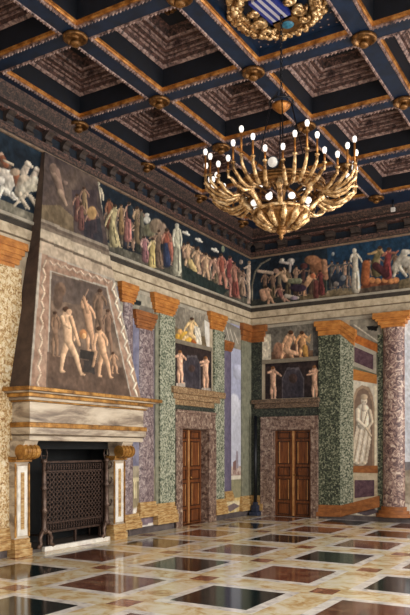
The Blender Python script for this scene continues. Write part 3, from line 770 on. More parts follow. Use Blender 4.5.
# small pilaster, painted opening and corner strip
r = column('L', 212.5, 222.3, .5, 4.42, .06, M['green_lt'], M['ochre'], M['ochre_lt'], (206.5,224), 4.80, (212.5,224), .14, 'painted_pilaster', 'green speckled pilaster with orange capital right of the left wall door', 'pilaster', flat=True)
def door_surround(wall, dd, z_top, lw, rw, tw, outer_top, label, col):
    r = thing('door_frame', label, 'door frame', ((0, (dd[0]+dd[1])/2, 0) if wall == 'L' else ((dd[0]+dd[1])/2, 0, 0)))
    for nm, a0, a1, z0, z1 in (('left_jamb', dd[0]-lw, dd[0], 0, dd[2]), ('right_jamb', dd[1], dd[1]+rw, 0, dd[2]), ('lintel', dd[0]-lw, dd[1]+rw, dd[2], outer_top)):
        mb = rct(wall, a0, a1, z0, z1, .07)
        e = .04
        if nm == 'lintel': rct(wall, a0+.0, a1-.0, z1-.06, z1, .10, mb)
        elif nm == 'left_jamb': rct(wall, a0, a0+.05, z0, z1, .09, mb)
        else: rct(wall, a1-.05, a1, z0, z1, .09, mb)
        mb.build('jamb' if 'jamb' in nm else 'lintel', col, r, .006)
    # marble reveal of the recess
    mb = MB()
    for a in (dd[0], dd[1]): rct(wall, a-.012, a+.012, 0, dd[2], -.3, mb)
    rct(wall, dd[0], dd[1], dd[2]-.012, dd[2]+.012, -.3, mb)
    mb.build('reveal', col, r)
    return r
door_surround('L', D1, 0, .27, .28, .3, 2.50, 'red-brown marble frame around the door in the left wall', M['doorstone'])
door_surround('F', D2, 0, .33, .20, .3, 2.47, 'pink-brown marble frame around the double door in the far wall', M['doorstone'])
c_ = rct('L', D1[0]-.27, D1[1]+.28, 2.50, 2.60, .03).build('marble_field', M['green_dk']); tag(c_, 'narrow green marble band between left door frame and its gilt cornice', 'marble panel')
def make_door(name, wall, dd, depth, label):
    r = thing(name, label, 'door', ((-depth, (dd[0]+dd[1])/2, 0) if wall == 'L' else ((dd[0]+dd[1])/2, depth, 0)))
    mid = (dd[0]+dd[1])/2; hz = dd[2]-.02
    for k in range(2):
        a0, a1 = (dd[0]+.015, mid-.006) if k == 0 else (mid+.006, dd[1]-.015)
        w = a1-a0
        lf = rct(wall, a0, a1, .01, hz, .05, base=-depth).build('leaf', M['wood'], r)
        for f0, f1 in ((.02,.16),(.19,.44),(.47,.58),(.61,.88),(.905,.985)):
            z0, z1 = hz*f0, hz*f1; i = w*.16
            mb = MB(); q = .022
            rct(wall, a0+i, a1-i, z0, z0+q, .068, mb, base=-depth); rct(wall, a0+i, a1-i, z1-q, z1, .068, mb, base=-depth)
            rct(wall, a0+i, a0+i+q, z0, z1, .068, mb, base=-depth); rct(wall, a1-i-q, a1-i, z0, z1, .068, mb, base=-depth)
            tall = (f1-f0) > .2
            pm = mb.build('panel_moulding', M['wood_dk'], lf)
            mb = MB(); rct(wall, a0+i+.03, a1-i-.03, z0+.03, z1-.03, .06, mb, base=-depth)
            mb.build('panel', M['wood'], lf, .008)
            if tall:
                mb = MB(); rct(wall, a0+i+.03, a0+i+.055, z0+.02, z1-.02, .066, mb, base=-depth); rct(wall, a1-i-.05, a1-i-.03, z0+.02, z1-.02, .066, mb, base=-depth)
                mb.build('pale_edge', M['wood_lt'], lf)
    mb = rct(wall, mid-.025, mid+.025, .02, hz, .075, base=-depth); mb.build('centre_strip', M['wood_lt'], r, .006)
    mb = MB(); p = (-depth+.10, mid+.04, 1.03) if wall == 'L' else (mid+.05, depth-.10, 1.03)
    mb.ball(p, .03, 10); mb.build('door_knob', M['gold_dk'], r)
    return r
make_door('wooden_door', 'L', D1, .20, 'panelled walnut door recessed in the left wall')
make_door('wooden_door', 'F', D2, .12, 'double panelled walnut door in the far wall')
struct(rct('L', D1[0]-.1, D1[1]+.1, 0, 2.3, .02, base=-.45).build('trim_5', M['wood_dk'])); struct(rct('F', D2[0]-.1, D2[1]+.1, 0, 2.3, .02, base=-.45).build('trim_6', M['wood_dk']))

# opening with the far town beside the corner
c = canL(aL(222.5), aL(240.6), .13, ZA, .006, .016)
c.fill((150,152,180), (176,180,204), 1.2)
c.poly([(220,400),(242,400),(242,470),(220,470)], (206,208,218), .75); c.ell((238,372), 5, 8, (186,190,212)); c.ell((234,405), 6, 12, (206,208,220), 0, .1)
c.poly([(220,318),(242,330),(242,350),(220,346)], (128,122,112), 1, (158,150,136), 8)
for k in range(4): c.cap((222+4*k,324+3*k), (226+4*k,344), .5, .5, (188,180,166))
c.poly([(222,332),(226,336),(224,341),(221,338)], (36,32,30))
c.poly([(220,467),(242,466),(242,480),(220,480)], (150,120,112), 1, (206,190,180), 12)
c.poly([(236,452),(237,450),(238,452),(238.5,468),(235.5,468)], (150,140,150)); c.poly([(233,462),(236,460),(236,470),(233,470)], (130,100,96))
c.poly([(220,476),(242,475),(242,480),(220,481)], (214,206,190)); c.poly([(220,480),(242,479),(242,500),(220,500)], (150,144,116), 1, (122,122,98), 6)
c.poly([(220,499),(243,497),(243,515),(214,520)], (200,172,110), 1, (224,212,180), 6); c.poly([(224,508),(234,503),(240,506),(230,512)], (120,104,104))
c.poly([(214,522),(214,519),(243,512),(243,516)], (232,232,226)); c.tex(6, 14, .1)
tag(c.build('painted_view', None, (-.006,0,0)), 'painted view of pale blue sky and a distant town beside the corner', 'fresco')
column('L', 223.5, 231, .66, 4.0, .03, M['purple_gr'], M['ochre_dk'], M['ochre_lt'], (222.3,232), 4.24, (222.8,231.5), .42, 'painted_column', 'slim grey-violet column in front of the painted sky near the corner', 'column')
r = thing('painted_pilaster', 'dark green corner pilaster with orange capital turning from left wall to far wall', 'pilaster', (.02, -.02, .12))
rct('L', aL(240.6), 0, .5, 4.36, .04).build('side_face', M['grey_green'], r)
rct('F', 0, aF(262), .5, 4.36, .04).build('shaft', M['green_dk'], r)
mb = MB()
for f0, f1, e in ((0,.3,.0),(.3,.6,.025),(.6,1,.06)):
    z0, z1 = 4.36+.42*f0, 4.36+.42*f1
    mb.box((0, aL(241)-e*1.3, z0), (.05+e, 0, z1)); mb.box((0, -.05-e, z0), (aF(264.5)+e*1.5, 0, z1))
mb.build('capital', M['ochre_dk'], r, .006)
mb = MB()
for f0, f1, e in ((0,.45,.05),(.45,.75,.03),(.75,1,.01)):
    z0, z1 = .13+.37*f0, .13+.37*f1
    mb.box((0, aL(240)-e, z0), (.05+e, 0, z1)); mb.box((0, -.05-e, z0), (aF(262)+e, 0, z1))
mb.build('base', M['ochre_lt'], r, .006)
# dark metal post standing in the corner
r = thing('metal_post', 'thin dark metal post on a square foot standing in the corner', 'post', (.22, -.17, 0))
mb = MB(); mb.tube([(.22,-.17,.12),(.22,-.17,2.5)], .045, 10); mb.build('post', M['black'], r)
M['foot'] = mat('dark_blue_foot', [(20,28,48),(40,52,78)], 8, .5)
mb = MB(); mb.box((.10,-.29,0), (.34,-.05,.10)); mb.box((.14,-.25,.10), (.30,-.09,.26)); mb.box((.17,-.22,.26), (.27,-.12,.34)); mb.build('foot', M['foot'], r, .01)

# ------------------------------------------------------------------ far wall
fld = MB(); xa, xb = aF(262), aF(319.5)
rct('F', xa, D2[0]-.33, .12, 2.72, .02, fld); rct('F', D2[1]+.2, xb, .12, 2.72, .02, fld); rct('F', D2[0]-.33, D2[1]+.2, 2.47, 2.72, .02, fld)
tag(fld.build('marble_field', M['green_dk']), 'dark green speckled wall field around the far wall door', 'marble panel')
c = canF(aF(262.5), aF(320), 3.90, 4.70, -.02, .015)
c.fill((96,92,84), (120,114,104), 3)
c.poly([(262,335),(271,334),(271,364),(262,364)], (196,188,168)); c.poly([(263,336),(268,336),(270,350),(271,364),(263,364)], (214,204,184))
c.poly([(313,328),(322,328),(322,362),(313,362)], (72,70,68)); c.poly([(271,352),(313,350),(313,364),(271,364)], (96,74,58))
c.ell((280,352), 7, 9, (126,90,72)); c.ell((300,350), 10, 9, (84,62,54))
c.fig((291,334), (286,349), [(293,359),(281,359)], [(282,350),(297,352)], 5, (206,162,128), None)
c.cap((287,351), (298,354), 2.6, 2, (208,166,134)); c.ell((278,350), 5, 8, (150,112,90))
c.fig((302,334), (303,346), [(300,357),(306,359)], [(296,344),(310,340)], 4.4, (204,154,110), (170,120,60), None)
c.poly([(305,340),(311,334),(310,344)], (170,140,104)); c.cap((305,347), (306,358), 2.6, 2.6, (176,132,72)); c.tex(14, 18)
tag(c.build('door_fresco', None, (0,.02,0)), 'fresco of two seated nude figures above the far wall door', 'fresco')
tag(rct('F', aF(262.5), aF(321), 3.80, 3.90, .05).build('stone_ledge', M['beige_dk'], None, .004), 'stone ledge between nude fresco and dark niche over the far wall door', 'ledge')
niche('F', 265.5, 321, 2.92, 3.80, [(273,366,399,281),(314.5,365,398,307)], (283,303,369,400), 'dark arched niche painting with two putti over the far wall door', 2)
mb = rct('F', aF(253.5), aF(321), 2.80, 2.90, .14); rct('F', aF(256), aF(320), 2.68, 2.80, .09, mb)
tag(mb.build('door_cornice', M['relief_br'], None, .008), 'brown carved cornice shelf above the far wall door', 'cornice')
# pier right of the door
r = thing('painted_pilaster', 'wide green speckled pier with orange capital right of the far wall door', 'pilaster', (aF(336), 0, .12))
rct('F', aF(319.3), aF(341), .2, 4.44, .06).build('shaft', M['green'], r, .004)
slab('F', [(341,333),(353.5,342),(353.5,508),(341,511)], .05).build('side_face', M['green_lt'], r)
mb = MB()
for k, (f0, f1, e) in enumerate(((0,.35,0),(.35,.65,1.6),(.65,1,3.4))):
    y0, y1 = 335-14*f0, 335-14*f1
    slab('F', [(319-e,y0+1.3),(341+e*.3,y0-.5),(341+e*.3,y1-.5),(319-e,y1+1.3)], .08+.02*k, mb)
    slab('F', [(341,y0-.5),(355+e*.6,y0+11),(355+e*.6,y1+9),(341+e*.3,y1-.5)], .07+.02*k, mb)
mb.build('capital', M['ochre'], r, .005)
mb = MB()
for k, (y0, y1) in enumerate(((516,511.5),(511.5,508),(508,504.5))):
    slab('F', [(318.5-1+k*.6,y0),(342,y0+.6),(342,y1+.6),(318.5-1+k*.6,y1)], .10-.015*k, mb)
    slab('F', [(342,y0+.6),(380,y0-9),(380,y1-9),(342,y1+.6)], .09-.015*k, mb)
mb.build('base', M['ochre_dk'], r, .004)
# painted loggia behind: soffit, sky on the right
c = canF(aF(350), 4.9, .12, ZA, -.006, .016)
c.fill((92,94,80), (116,118,100), 5)
c.poly([(403,318),(460,318),(460,470),(403,470)], (196,202,214), 1, (216,220,228), 2); c.poly([(403,462),(460,462),(460,472),(403,472)], (120,116,120))
c.poly([(403,470),(460,470),(460,506),(403,506)], (176,166,150), 1, (140,128,112))
c.poly([(346,318),(382,318),(382,345),(346,330)], (120,114,104), 1, (150,144,130), 8)
c.cap((354,325), (378,342), .7, .7, (196,188,172)); c.poly([(366,326),(378,326),(377,331),(368,330)], (18,18,18))
c.poly([(348,334),(352,333),(378,344),(378,353),(350,346)], (196,120,52), 1, (160,92,44), 8)
c.poly([(345,512),(380,502),(460,508),(460,521),(345,518)], (196,190,178), 1, (222,214,200), 6)
c.poly([(354,512),(372,507),(380,512),(366,516)], (96,84,90)); c.poly([(335,522),(335,516.6),(460,521),(460,526)], (214,210,198)); c.tex(10, 14, .2)
tag(c.build('painted_loggia', None, (0,.006,0)), 'painted loggia background with soffit and sky behind the round column', 'fresco')
# side bay with the statue
rp = thing('wall_panel', 'dark porphyry panel in a pale frame above the statue niche', 'wall panel', (aF(365), 0, FW((365,372)).z))
slab('F', [(353.6,342),(376.5,352),(376.5,374),(353.6,366)], .012).build('frame', M['grey_lt'], rp)
slab('F', [(354.8,347),(373.5,355),(373.5,370),(354.8,362)], .02).build('panel', M['panel_purple'], rp)
tag(slab('F', [(353.6,369),(377,375),(377,384),(353.6,380)], .02).build('ochre_panel', M['ochre']), 'orange marble band directly above the arched statue niche', 'marble panel')
c = canF(aF(353.6), aF(378.3), FW((365,467)).z, FW((365,378)).z, -.012, .013)
c.fill((196,186,168), (214,206,190), 4)
c.poly([(353,466),(353,398),(356,389),(362,385),(369,387),(373,396),(374.5,408),(374.5,466)], (150,128,108), 1, (176,152,128), 3)
c.poly([(355,466),(355,400),(358,391),(363,388),(368,391),(372,402),(372.5,466)], (116,96,84), .8)
c.cap((362.5,427), (360,459), 7.2, 7.6, (206,192,172), .5)
c.poly([(357,424),(370,424),(371,440),(367,463),(352,463),(354,440)], (204,190,170), 1, (222,210,192), 9)
c.cap((363,410), (363,424), 6.4, 6, (220,210,192), .45)
for a, b in (((360,428),(354,461)),((365,428),(359,462)),((369,430),(365,460)),((362,409),(361,424)),((367,412),(364,424))): c.cap(a, b, .45, .7, (166,148,128), 0)
for a, b in (((362,429),(356.5,461)),((367,429),(362,461)),((360,410),(359,424))): c.cap(a, b, .5, .8, (234,226,212), 0)
c.cap((364,405), (364,409), 2.2, 2.6, (208,196,178)); c.ell((364,401), 3.4, 4.4, (216,204,186)); c.ell((364,397), 4, 3, (184,166,142)); c.ell((363,402), .7, .6, (140,120,104), 0, 0); c.ell((365.4,402), .7, .6, (140,120,104), 0, 0)
c.cap((357.5,410), (357.5,420), 2.2, 2, (214,202,184)); c.cap((357.5,420), (367,429), 1.9, 1.5, (222,210,192)); c.cap((369.5,411), (372,422), 2, 1.6, (200,186,166)); c.cap((372,422), (367,429), 1.5, 1.3, (206,192,172))
c.cap((366,428), (371,436), 1.2, 1, (196,180,156)); c.ell((357,463), 2.4, 1.4, (204,190,170)); c.ell((364,463.5), 2.4, 1.4, (196,182,160))
c.poly([(374.6,385),(377,386),(377,467),(374.6,467)], (232,222,196)); c.tex(8, 20, .15)
tag(c.build('statue_fresco', None, (0,.012,0)), 'painted white draped statue in an arched niche beside the round column', 'fresco')
tag(slab('F', [(353.6,466),(378,465.5),(378,473),(353.6,472.5)], .03).build('ochre_panel', M['ochre_dk']), 'brown-orange marble ledge directly below the statue niche', 'marble panel')
rp = thing('wall_panel', 'pale panel with a dark purple rectangle below the statue niche', 'wall panel', (aF(365), 0, FW((365,501)).z))
slab('F', [(353.6,472.5),(378,473),(378,501),(353.6,504)], .012).build('frame', M['beige'], rp)
slab('F', [(355,480),(374.5,480),(374.5,496),(355,498)], .02).build('panel', M['panel_purple'], rp)
tag(rct('F', aF(377.8), aF(384), .2, 4.3, .02).build('green_strip', M['green']), 'narrow green strip between statue niche and round column', 'marble panel')
# the big round column
a0, a1 = aF(383), aF(405.2)
r = thing('painted_column', 'large round violet veined column with orange capital at the right edge', 'column', ((a0+a1)/2, 0, .12))
halfcol('F', a0, a1, .36, 4.42, .16, 18).build('shaft', M['breccia_col'], r)
mb = MB()
for f0, f1, e, t in ((0,.2,.0,.19),(.2,.45,.06,.22),(.45,.6,.11,.25),(.6,1,.17,.27)): rct('F', a0-e, a1+e, 4.42+.33*f0, 4.42+.33*f1, t, mb)
mb.build('capital', M['ochre'], r, .008)
mb = MB()
for z0, z1, e, t in ((.12,.2,.16,.27),(.2,.27,.1,.23),(.27,.36,.04,.19)):
    n = 14; c0 = (a0+a1)/2; rr = (a1-a0)/2+e; pts = [(c0-rr*math.cos(math.pi*k/n), -t*math.sin(math.pi*k/n)-.0, z0) for k in range(n+1)]
    mb.prism(pts, (0,0,z1-z0))
mb.build('base', M['ochre_dk'], r, .004)

# ------------------------------------------------------------------ fireplace
XM = .42
yl = LW((30, 410), XM).y; yr = LW((143.6, 420), XM).y
def zM(u, v, x): return LW((u, v), x).z
fp = thing('fireplace', 'grey marble fireplace with gilded mouldings against the left wall', 'fireplace', (.1, (yl+yr)/2, 0))
z_top = zM(30,386,.55); z1 = zM(30,392,.52); z2 = zM(30,398,.47); z3 = zM(30,404,XM); z4 = zM(30,422,XM); z5 = zM(30,427,XM+.04); z6 = zM(30,434,XM+.02); z7 = zM(30,440.5,XM-.04)
def layer(nm, za, zb, d, ext, m, bev=.008):
    MB().box((.0, yl-ext, min(za,zb)), (d, yr+ext*(1.7 if ext > .1 else 1), max(za,zb))).build(nm, m, fp, bev)
layer('mantel_shelf', z_top-.06, z_top, .61, .21, M['mantel_gold'])
layer('shelf_fascia', z1, z_top-.06, .57, .17, M['mantel'])
layer('upper_gilt_moulding', z1-.06, z1, .51, .11, M['mantel_gold'])
layer('upper_fillet', z2-.02, z1-.06, .47, .07, M['mantel'])
layer('thin_gilt_moulding', z2-.045, z2-.02, .455, .045, M['mantel_gold'])
layer('frieze_block', z4, z2-.045, XM, 0, M['mantel'])
layer('lower_gilt_moulding', z5, z4, XM+.045, .05, M['mantel_gold'])
layer('lower_fillet', z6, z5, XM+.035, .035, M['mantel'])
layer('grooved_band', z6-.02, z6, XM+.01, .02, M['line_br'])
layer('lintel', z7, z6-.02, XM-.01, 0, M['mantel'])
JX = .16
jl = (LW((14.5,500), JX).y, LW((29,500), JX).y); jr = (LW((113.5,500), JX).y, LW((124.5,500), JX).y)
yl2 = jl[0]-.0
for k, (a, b) in enumerate((jl, jr)):
    j = MB().box((0, a, 0), (JX, b, 1.50)).build('jamb', M['ochre_lt'] if False else M['mantel'], fp, .004)
    mb = MB(); mb.box((JX, a+.05, .32), (JX+.012, b-.05, 1.40)); mb.build('white_panel', M['white'], j, .004)
    mb = MB(); q = (a+b)/2; mb.box((JX+.012, q-.035, .42), (JX+.02, q+.035, 1.30)); mb.build('ochre_inlay', M['ochre_lt'], j)
    mb = MB(); mb.box((JX, a+.0, .30), (JX+.02, a+.022, 1.44)); mb.box((JX, b-.022, .30), (JX+.02, b, 1.44)); mb.build('gilt_edge', M['mantel_gold'], j)
    mb = MB(); mb.box((0, a-.03, 0), (JX+.05, b+.03, .12)); mb.box((0, a-.02, .12), (JX+.03, b+.02, .2)); mb.box((0, a-.01, .2), (JX+.015, b+.01, .28)); mb.build('plinth', M['ochre_lt'], j, .008)
    mb = MB(); mb.box((0, a-.02, 1.46), (JX+.05, b+.02, 1.50)); mb.box((0, a-.035, 1.50), (JX+.07, b+.035, 1.54)); mb.build('gilt_capital', M['mantel_gold'], j, .008)
    # console with a gilded roll
    cs = MB(); cs.prism([(0,a+.01,1.54),(JX+.06,a+.01,1.54),(JX+.10,a+.01,1.60),(XM-.10,a+.01,1.68),(XM-.05,a+.01,z7),(0,a+.01,z7)], (0, b-a-.02, 0)); cs = cs.build('console', M['mantel'], fp)
    mb = MB(); n = 16; cz = z7-.17; R_ = .11; cxr = XM-.13
    pts = [(cxr+R_*math.cos(2*math.pi*t/n), a-.015, cz+R_*math.sin(2*math.pi*t/n)) for t in range(n)]
    mb.prism(pts, (0, b-a+.03, 0))
    for o_ in (.2,.5,.8):
        pts = [(cxr+(R_+.012)*math.cos(2*math.pi*t/n), a-.015+(b-a)*o_, cz+(R_+.012)*math.sin(2*math.pi*t/n)) for t in range(n)]
        mb.prism(pts, (0, (b-a)*.12, 0))
    mb.build('gilded_roll', M['mantel_gold'], cs)
# firebox
fb = MB(); f0, f1 = jl[1], jr[0]
fb.box((-.62, FBy[0]-.1, 0), (-.6, FBy[1]+.1, 2.2)); fb.box((-.6, FBy[0]-.1, .0), (0, FBy[0]+.005, FBy[2]+.02)); fb.box((-.6, FBy[1]-.005, .0), (0, FBy[1]+.1, FBy[2]+.02)); fb.box((-.6, FBy[0], FBy[2]-.01), (.0, FBy[1], FBy[2]+.02))
fb.box((.0, jl[1]-.002, 1.66), (.03, jr[0], z7+.002))
fb.build('firebox', M['firebox_dk'], fp)
hs = MB().box((-.6, FBy[0]+.005, .0), (.04, FBy[1]-.005, .055)).build('hearth_slab', M['hearth'], fp)
MB().box((.04, LW((43.5,550), .08).y, 0), (.11, LW((123,537), .08).y, .075)).build('hearth_edge', M['white'], fp, .005)
# chimney hood
hb = z_top; ht = 6.475
def hx(z): return .47+(.085-.47)*(z-hb)/(ht-hb)
def hl(z):      # y of near and far edges at height z
    pts = [(hb, (29.5,385), (141,398)), (5.0, (40.5,250), (111,268)), (ht, (45,155), (97,178))]
    ys_ = []
    for z_, p, q in pts: ys_.append((z_, LW(p, hx(z_)).y, LW(q, hx(z_)).y))
    for (za, a0, a1), (zb_, b0, b1) in zip(ys_[:-1], ys_[1:]):
        if z <= zb_ or zb_ == ht:
            t = (z-za)/(zb_-za); return a0+(b0-a0)*t, a1+(b1-a1)*t
hood = thing('chimney_hood', 'tapering painted chimney hood rising from the mantel shelf to the cornice', 'chimney', (.1, (yl+yr)/2, hb))
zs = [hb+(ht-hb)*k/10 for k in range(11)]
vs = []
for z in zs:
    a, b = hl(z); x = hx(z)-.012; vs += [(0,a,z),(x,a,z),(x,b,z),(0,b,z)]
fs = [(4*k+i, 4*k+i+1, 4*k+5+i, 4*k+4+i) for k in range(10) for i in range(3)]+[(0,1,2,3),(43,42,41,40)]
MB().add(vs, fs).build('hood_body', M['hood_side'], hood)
def hood_fn(A, B):
    Z = hb+(ht-hb)*B; X = hx(Z); lo = np.vectorize(lambda z: hl(z)[0])(Z[:, 0]); hi = np.vectorize(lambda z: hl(z)[1])(Z[:, 0])
    return np.stack([X, lo[:, None]+(hi-lo)[:, None]*A, Z], -1)
c = Canvas(hood_fn, 150, 230)
c.fill((142,120,100), (180,158,134), 2.2)
def hline(v0, v1, col, col2=None): c.poly([(30, v0), (120, v0+(120-30)*.41), (120, v1+(120-30)*.41), (30, v1)], col, 1, col2)
# frieze part on the hood
c.poly([(30,100),(120,100),(120,262),(98,254),(72,240),(30,218)], (74,62,62), 1, (104,86,76), 4)
c.poly([(38,205),(60,205),(82,225),(80,245),(38,222)], (112,94,66), .8, (132,112,80))
c.cap((55,172), (62,196), 5, 3, (132,106,92)); c.cap((57,180), (52,172), 3, 2, (140,114,98)); c.ell((53,168), 4, 5, (124,100,86)); c.cap((60,192), (66,205), 3, 1.6, (150,124,104)); c.ell((65,183), 3, 2.4, (128,104,92))
c.poly([(72,190),(97,190),(97,240),(74,232)], (66,54,62), .7)
for x, y in ((77,196),(84,189),(81,205),(89,214),(93,208)): c.fig((x,y), (x+.5,y+12), [(x-2,y+24),(x+3,y+24)], [(x-4,y+9),(x+5,y+8)], 3.1, (146,110,92), (116,74,68) if x % 2 else (138,112,80), 'full')
c.ell((92,213), 5, 7, (176,136,84)); c.poly([(84,222),(100,218),(104,246),(84,238)], (40,44,56), .7)
hline(214, 217, (150,136,118)); hline(217, 220, (104,88,76)); hline(220, 223.5, (126,110,94))
hline(223.5, 233, (180,162,136), (200,182,156)); hline(233.5, 236, (104,88,72)); hline(236, 249, (174,154,130), (196,174,148))
# painted scroll frame and picture
FO = [(42,253.5),(112.5,281),(141,397),(31,386)]; FI = [(51.5,272),(106,287.5),(130.5,396),(47.5,388)]
c.poly([(30,249.5),(116,279),(145,400),(28,390)], (184,174,158), 1, (164,152,138))
c.poly(FO, (150,112,90), 1, (176,142,118), 8)
for k in range(16):
    t = k/15
    w_ = 1.2*(-1)**k
    c.cap((44.5-6*t+w_, 261+122*t), (44.5-6*t-w_, 267+122*t), 1.3, .8, (196,172,146)); c.cap((113+23*t+w_, 284+106*t), (113+23*t-w_, 290+106*t), 1.3, .8, (210,196,174))
    c.cap((50+58*t, 262.5+19*t-w_), (53+58*t, 263.5+19*t+w_), 1.1, .8, (196,170,146))
e = 1.3
c.poly([(FI[0][0]-e,FI[0][1]-e),(FI[1][0]+e,FI[1][1]-e),(FI[2][0]+e,FI[2][1]+2),(FI[3][0]-e,FI[3][1]+2)], (176,166,152))
c.poly(FI, (104,84,70), 1, (132,106,86), 3)
c.poly([(52,274),(106,288),(110,310),(51,300)], (84,72,68), .6); c.poly([(47,352),(122,368),(131,398),(46,392)], (104,78,62), .8, (82,62,50), 4)
c.ell((60,290), 6, 8, (110,84,66)); c.ell((58,300), 5, 10, (96,74,60)); c.ell((98,302), 6, 10, (112,88,72))
c.fig((55,314), (55,332), [(53,356),(57,356)], [(53,330),(59,328)], 4, (132,100,76))
c.fig((100,292), (99,315), [(97,340),(104,345)], [(94,308),(106,305)], 4.6, (120,92,72)); c.fig((108,312), (108,330), [(106,352),(112,356)], [(104,324),(112,322)], 4, (124,94,74))
c.fig((85,301), (90,329), [(88,350),(93,350)], [(84,296),(95,318)], 5, (190,144,108)); c.cap((88,312), (84,298), 2, 1.6, (190,144,108)); c.cap((85,296), (88,290), .9, .9, (140,110,90))
c.poly([(80,349),(97,352),(96,362),(80,358)], (52,46,42)); c.poly([(84,360),(94,362),(95,374),(83,372)], (60,52,48)); c.ell((83,334), 4, 5, (176,112,64)); c.ell((84,336), 2.4, 3, (220,160,100))
c.fig((66,311), (68,340), [(61,371),(81,374)], [(70,328),(74,340)], 6.2, (206,164,126)); c.cap((71,318), (79,345), 2.2, 1.6, (196,152,114)); c.ell((69,312), 3, 3, (200,156,120))
c.fig((99,330), (103,352), [(99,376),(110,377)], [(95,352),(107,345)], 5, (196,150,112)); c.fig((113,354), (114,363), [(112,373),(117,373)], [(110,361),(118,360)], 3, (170,128,96)); c.cap((96,352), (93,366), 1.6, 1.4, (176,134,100))
c.tex(14, 13, .22)
c.mute(.8, 1)
c.build('hood_painting', hood, (-.02,0,0))

# fire screen
M['iron_lt'] = mat('lighter_iron', [(60,44,38),(116,94,82)], 14, .4, .4)  # lighter brown iron for the andirons
SX = -.03
y0, y1 = LW((43.5,470), SX).y, LW((103,470), SX).y; z0, z1_ = LW((50,533), SX).z, LW((43,461), SX).z
z0 = max(z0, .19)
scn = thing('fire_screen', 'brown iron fire screen with a pierced lattice in front of the dark firebox', 'fire screen', (SX, (y0+y1)/2, .055))
mb = MB(); t = .03
for a, b, zz0, zz1 in ((y0,y1,z0,z0+.04),(y0,y1,z1_-.04,z1_),(y0,y0+.045,z0,z1_),(y1-.045,y1,z0,z1_),(y0,y1,z0+.15,z0+.18),(y0,y1,z1_-.19,z1_-.16)): mb.box((SX-.015, a, zz0), (SX+.02, b, zz1))
mb.build('frame', M['iron'], scn, .004)
mb = MB(); nx, nz = 16, 10; la, lb, lz0, lz1 = y0+.045, y1-.045, z0+.18, z1_-.19
dx, dz = (lb-la)/nx, (lz1-lz0)/nz
for i in range(nx):
    for k in range(nz):
        cy_, cz_ = la+(i+.5)*dx, lz0+(k+.5)*dz; n = 10; vs = []; 
        R0 = min(dx, dz)*.54; R1 = min(dx, dz)*.34
        for q in range(n):
            a = 2*math.pi*q/n; vs += [(SX+.012, cy_+R0*math.cos(a)*dx/min(dx,dz), cz_+R0*math.sin(a)*dz/min(dx,dz)), (SX+.012, cy_+R1*math.cos(a), cz_+R1*math.sin(a)), (SX-.004, cy_+R1*math.cos(a), cz_+R1*math.sin(a))]
        fs = []
        for q in range(n):
            p, s_ = 3*q, 3*((q+1) % n); fs += [(p, s_, s_+1, p+1), (p+1, s_+1, s_+2, p+2)]
        mb.add(vs, fs)
lat = mb.build('lattice', M['iron'], scn)
for zz in (z0+.045, z1_-.155):
    mb = MB(); mb.box((SX-.012, y0+.04, zz+.045), (SX-.004, y1-.04, zz+.06))
    for i in range(22):
        cy_ = y0+.06+(i+.5)*(y1-y0-.12)/22
        mb.prism([(SX, cy_-.02, zz+.005),(SX, cy_+.005, zz+.10),(SX, cy_+.02, zz+.10),(SX, cy_-.005, zz+.005)], (.012,0,0))
        mb.prism([(SX, cy_+.02, zz+.005),(SX, cy_+.005, zz+.005),(SX, cy_-.02, zz+.10),(SX, cy_-.005, zz+.10)], (.010,0,0))
    mb.build('border_pattern', M['iron'], scn)
mb = MB()
for a in (y0+.1, y1-.1, (y0+y1)/2):
    mb = MB(); mb.box((SX-.015, a-.02, .055), (SX+.02, a+.02, z0+.01)); mb.build('foot', M['iron'], scn)
# andirons
def andiron(px, label):
    x0 = .05; yy = LW((px, 540), x0).y
    r = thing('andiron', label, 'andiron', (x0, yy, .055), 'pair of iron andirons beside the screen')
    mb = MB(); zt = 1.66
    mb.lathe([(.045,.28),(.07,.33),(.04,.40),(.042,.62),(.07,.66),(.04,.70),(.038,.98),(.066,1.02),(.038,1.06),(.034,1.42),(.06,1.45),(.04,1.5)], (x0, yy, 0), 10); mb.build('stem', M['iron_lt'], r)
    mb = MB()
    for s in (-1, 1):
        mb.tube([(x0, yy+s*.02, .34), (x0+.03, yy+s*.09, .30), (x0+.04, yy+s*.13, .22), (x0+.04, yy+s*.11, .13), (x0+.04, yy+s*.16, .08)], [.04,.038,.034,.034,.038], 8)
    mb.ball((x0+.04, yy-.16, .09), .035, 8); mb.ball((x0+.04, yy+.16, .09), .035, 8)
    mb.build('scrolled_foot', M['iron_lt'], r)
    mb = MB()
    for s in (-1, 1): mb.tube([(x0, yy, 1.48), (x0, yy+s*.06, 1.50), (x0, yy+s*.075, 1.58), (x0, yy+s*.05, 1.66)], .012, 6)
    mb.tube([(x0, yy-.07, 1.55), (x0, yy+.07, 1.55)], .01, 6); mb.build('basket_top', M['iron'], r)
    for zz in (.62, 1.02, 1.3):
        mb = MB(); mb.tube([(x0+.02, yy, zz), (x0+.07, yy+.03, zz+.03), (x0+.09, yy+.05, zz+.09), (x0+.06, yy+.05, zz+.13)], [.014,.014,.012,.01], 6); mb.build('spit_hook', M['iron'], r)
    mb = MB(); mb.tube([(x0-.02, yy, .26), (x0-.4, yy, .24)], .018, 6); mb.tube([(x0-.4, yy, .24), (x0-.4, yy, .055)], .018, 6); mb.build('log_bar', M['iron'], r)
andiron(44, 'tall iron andiron at the left side of the fire screen')
andiron(106.5, 'tall iron andiron at the right side of the fire screen')

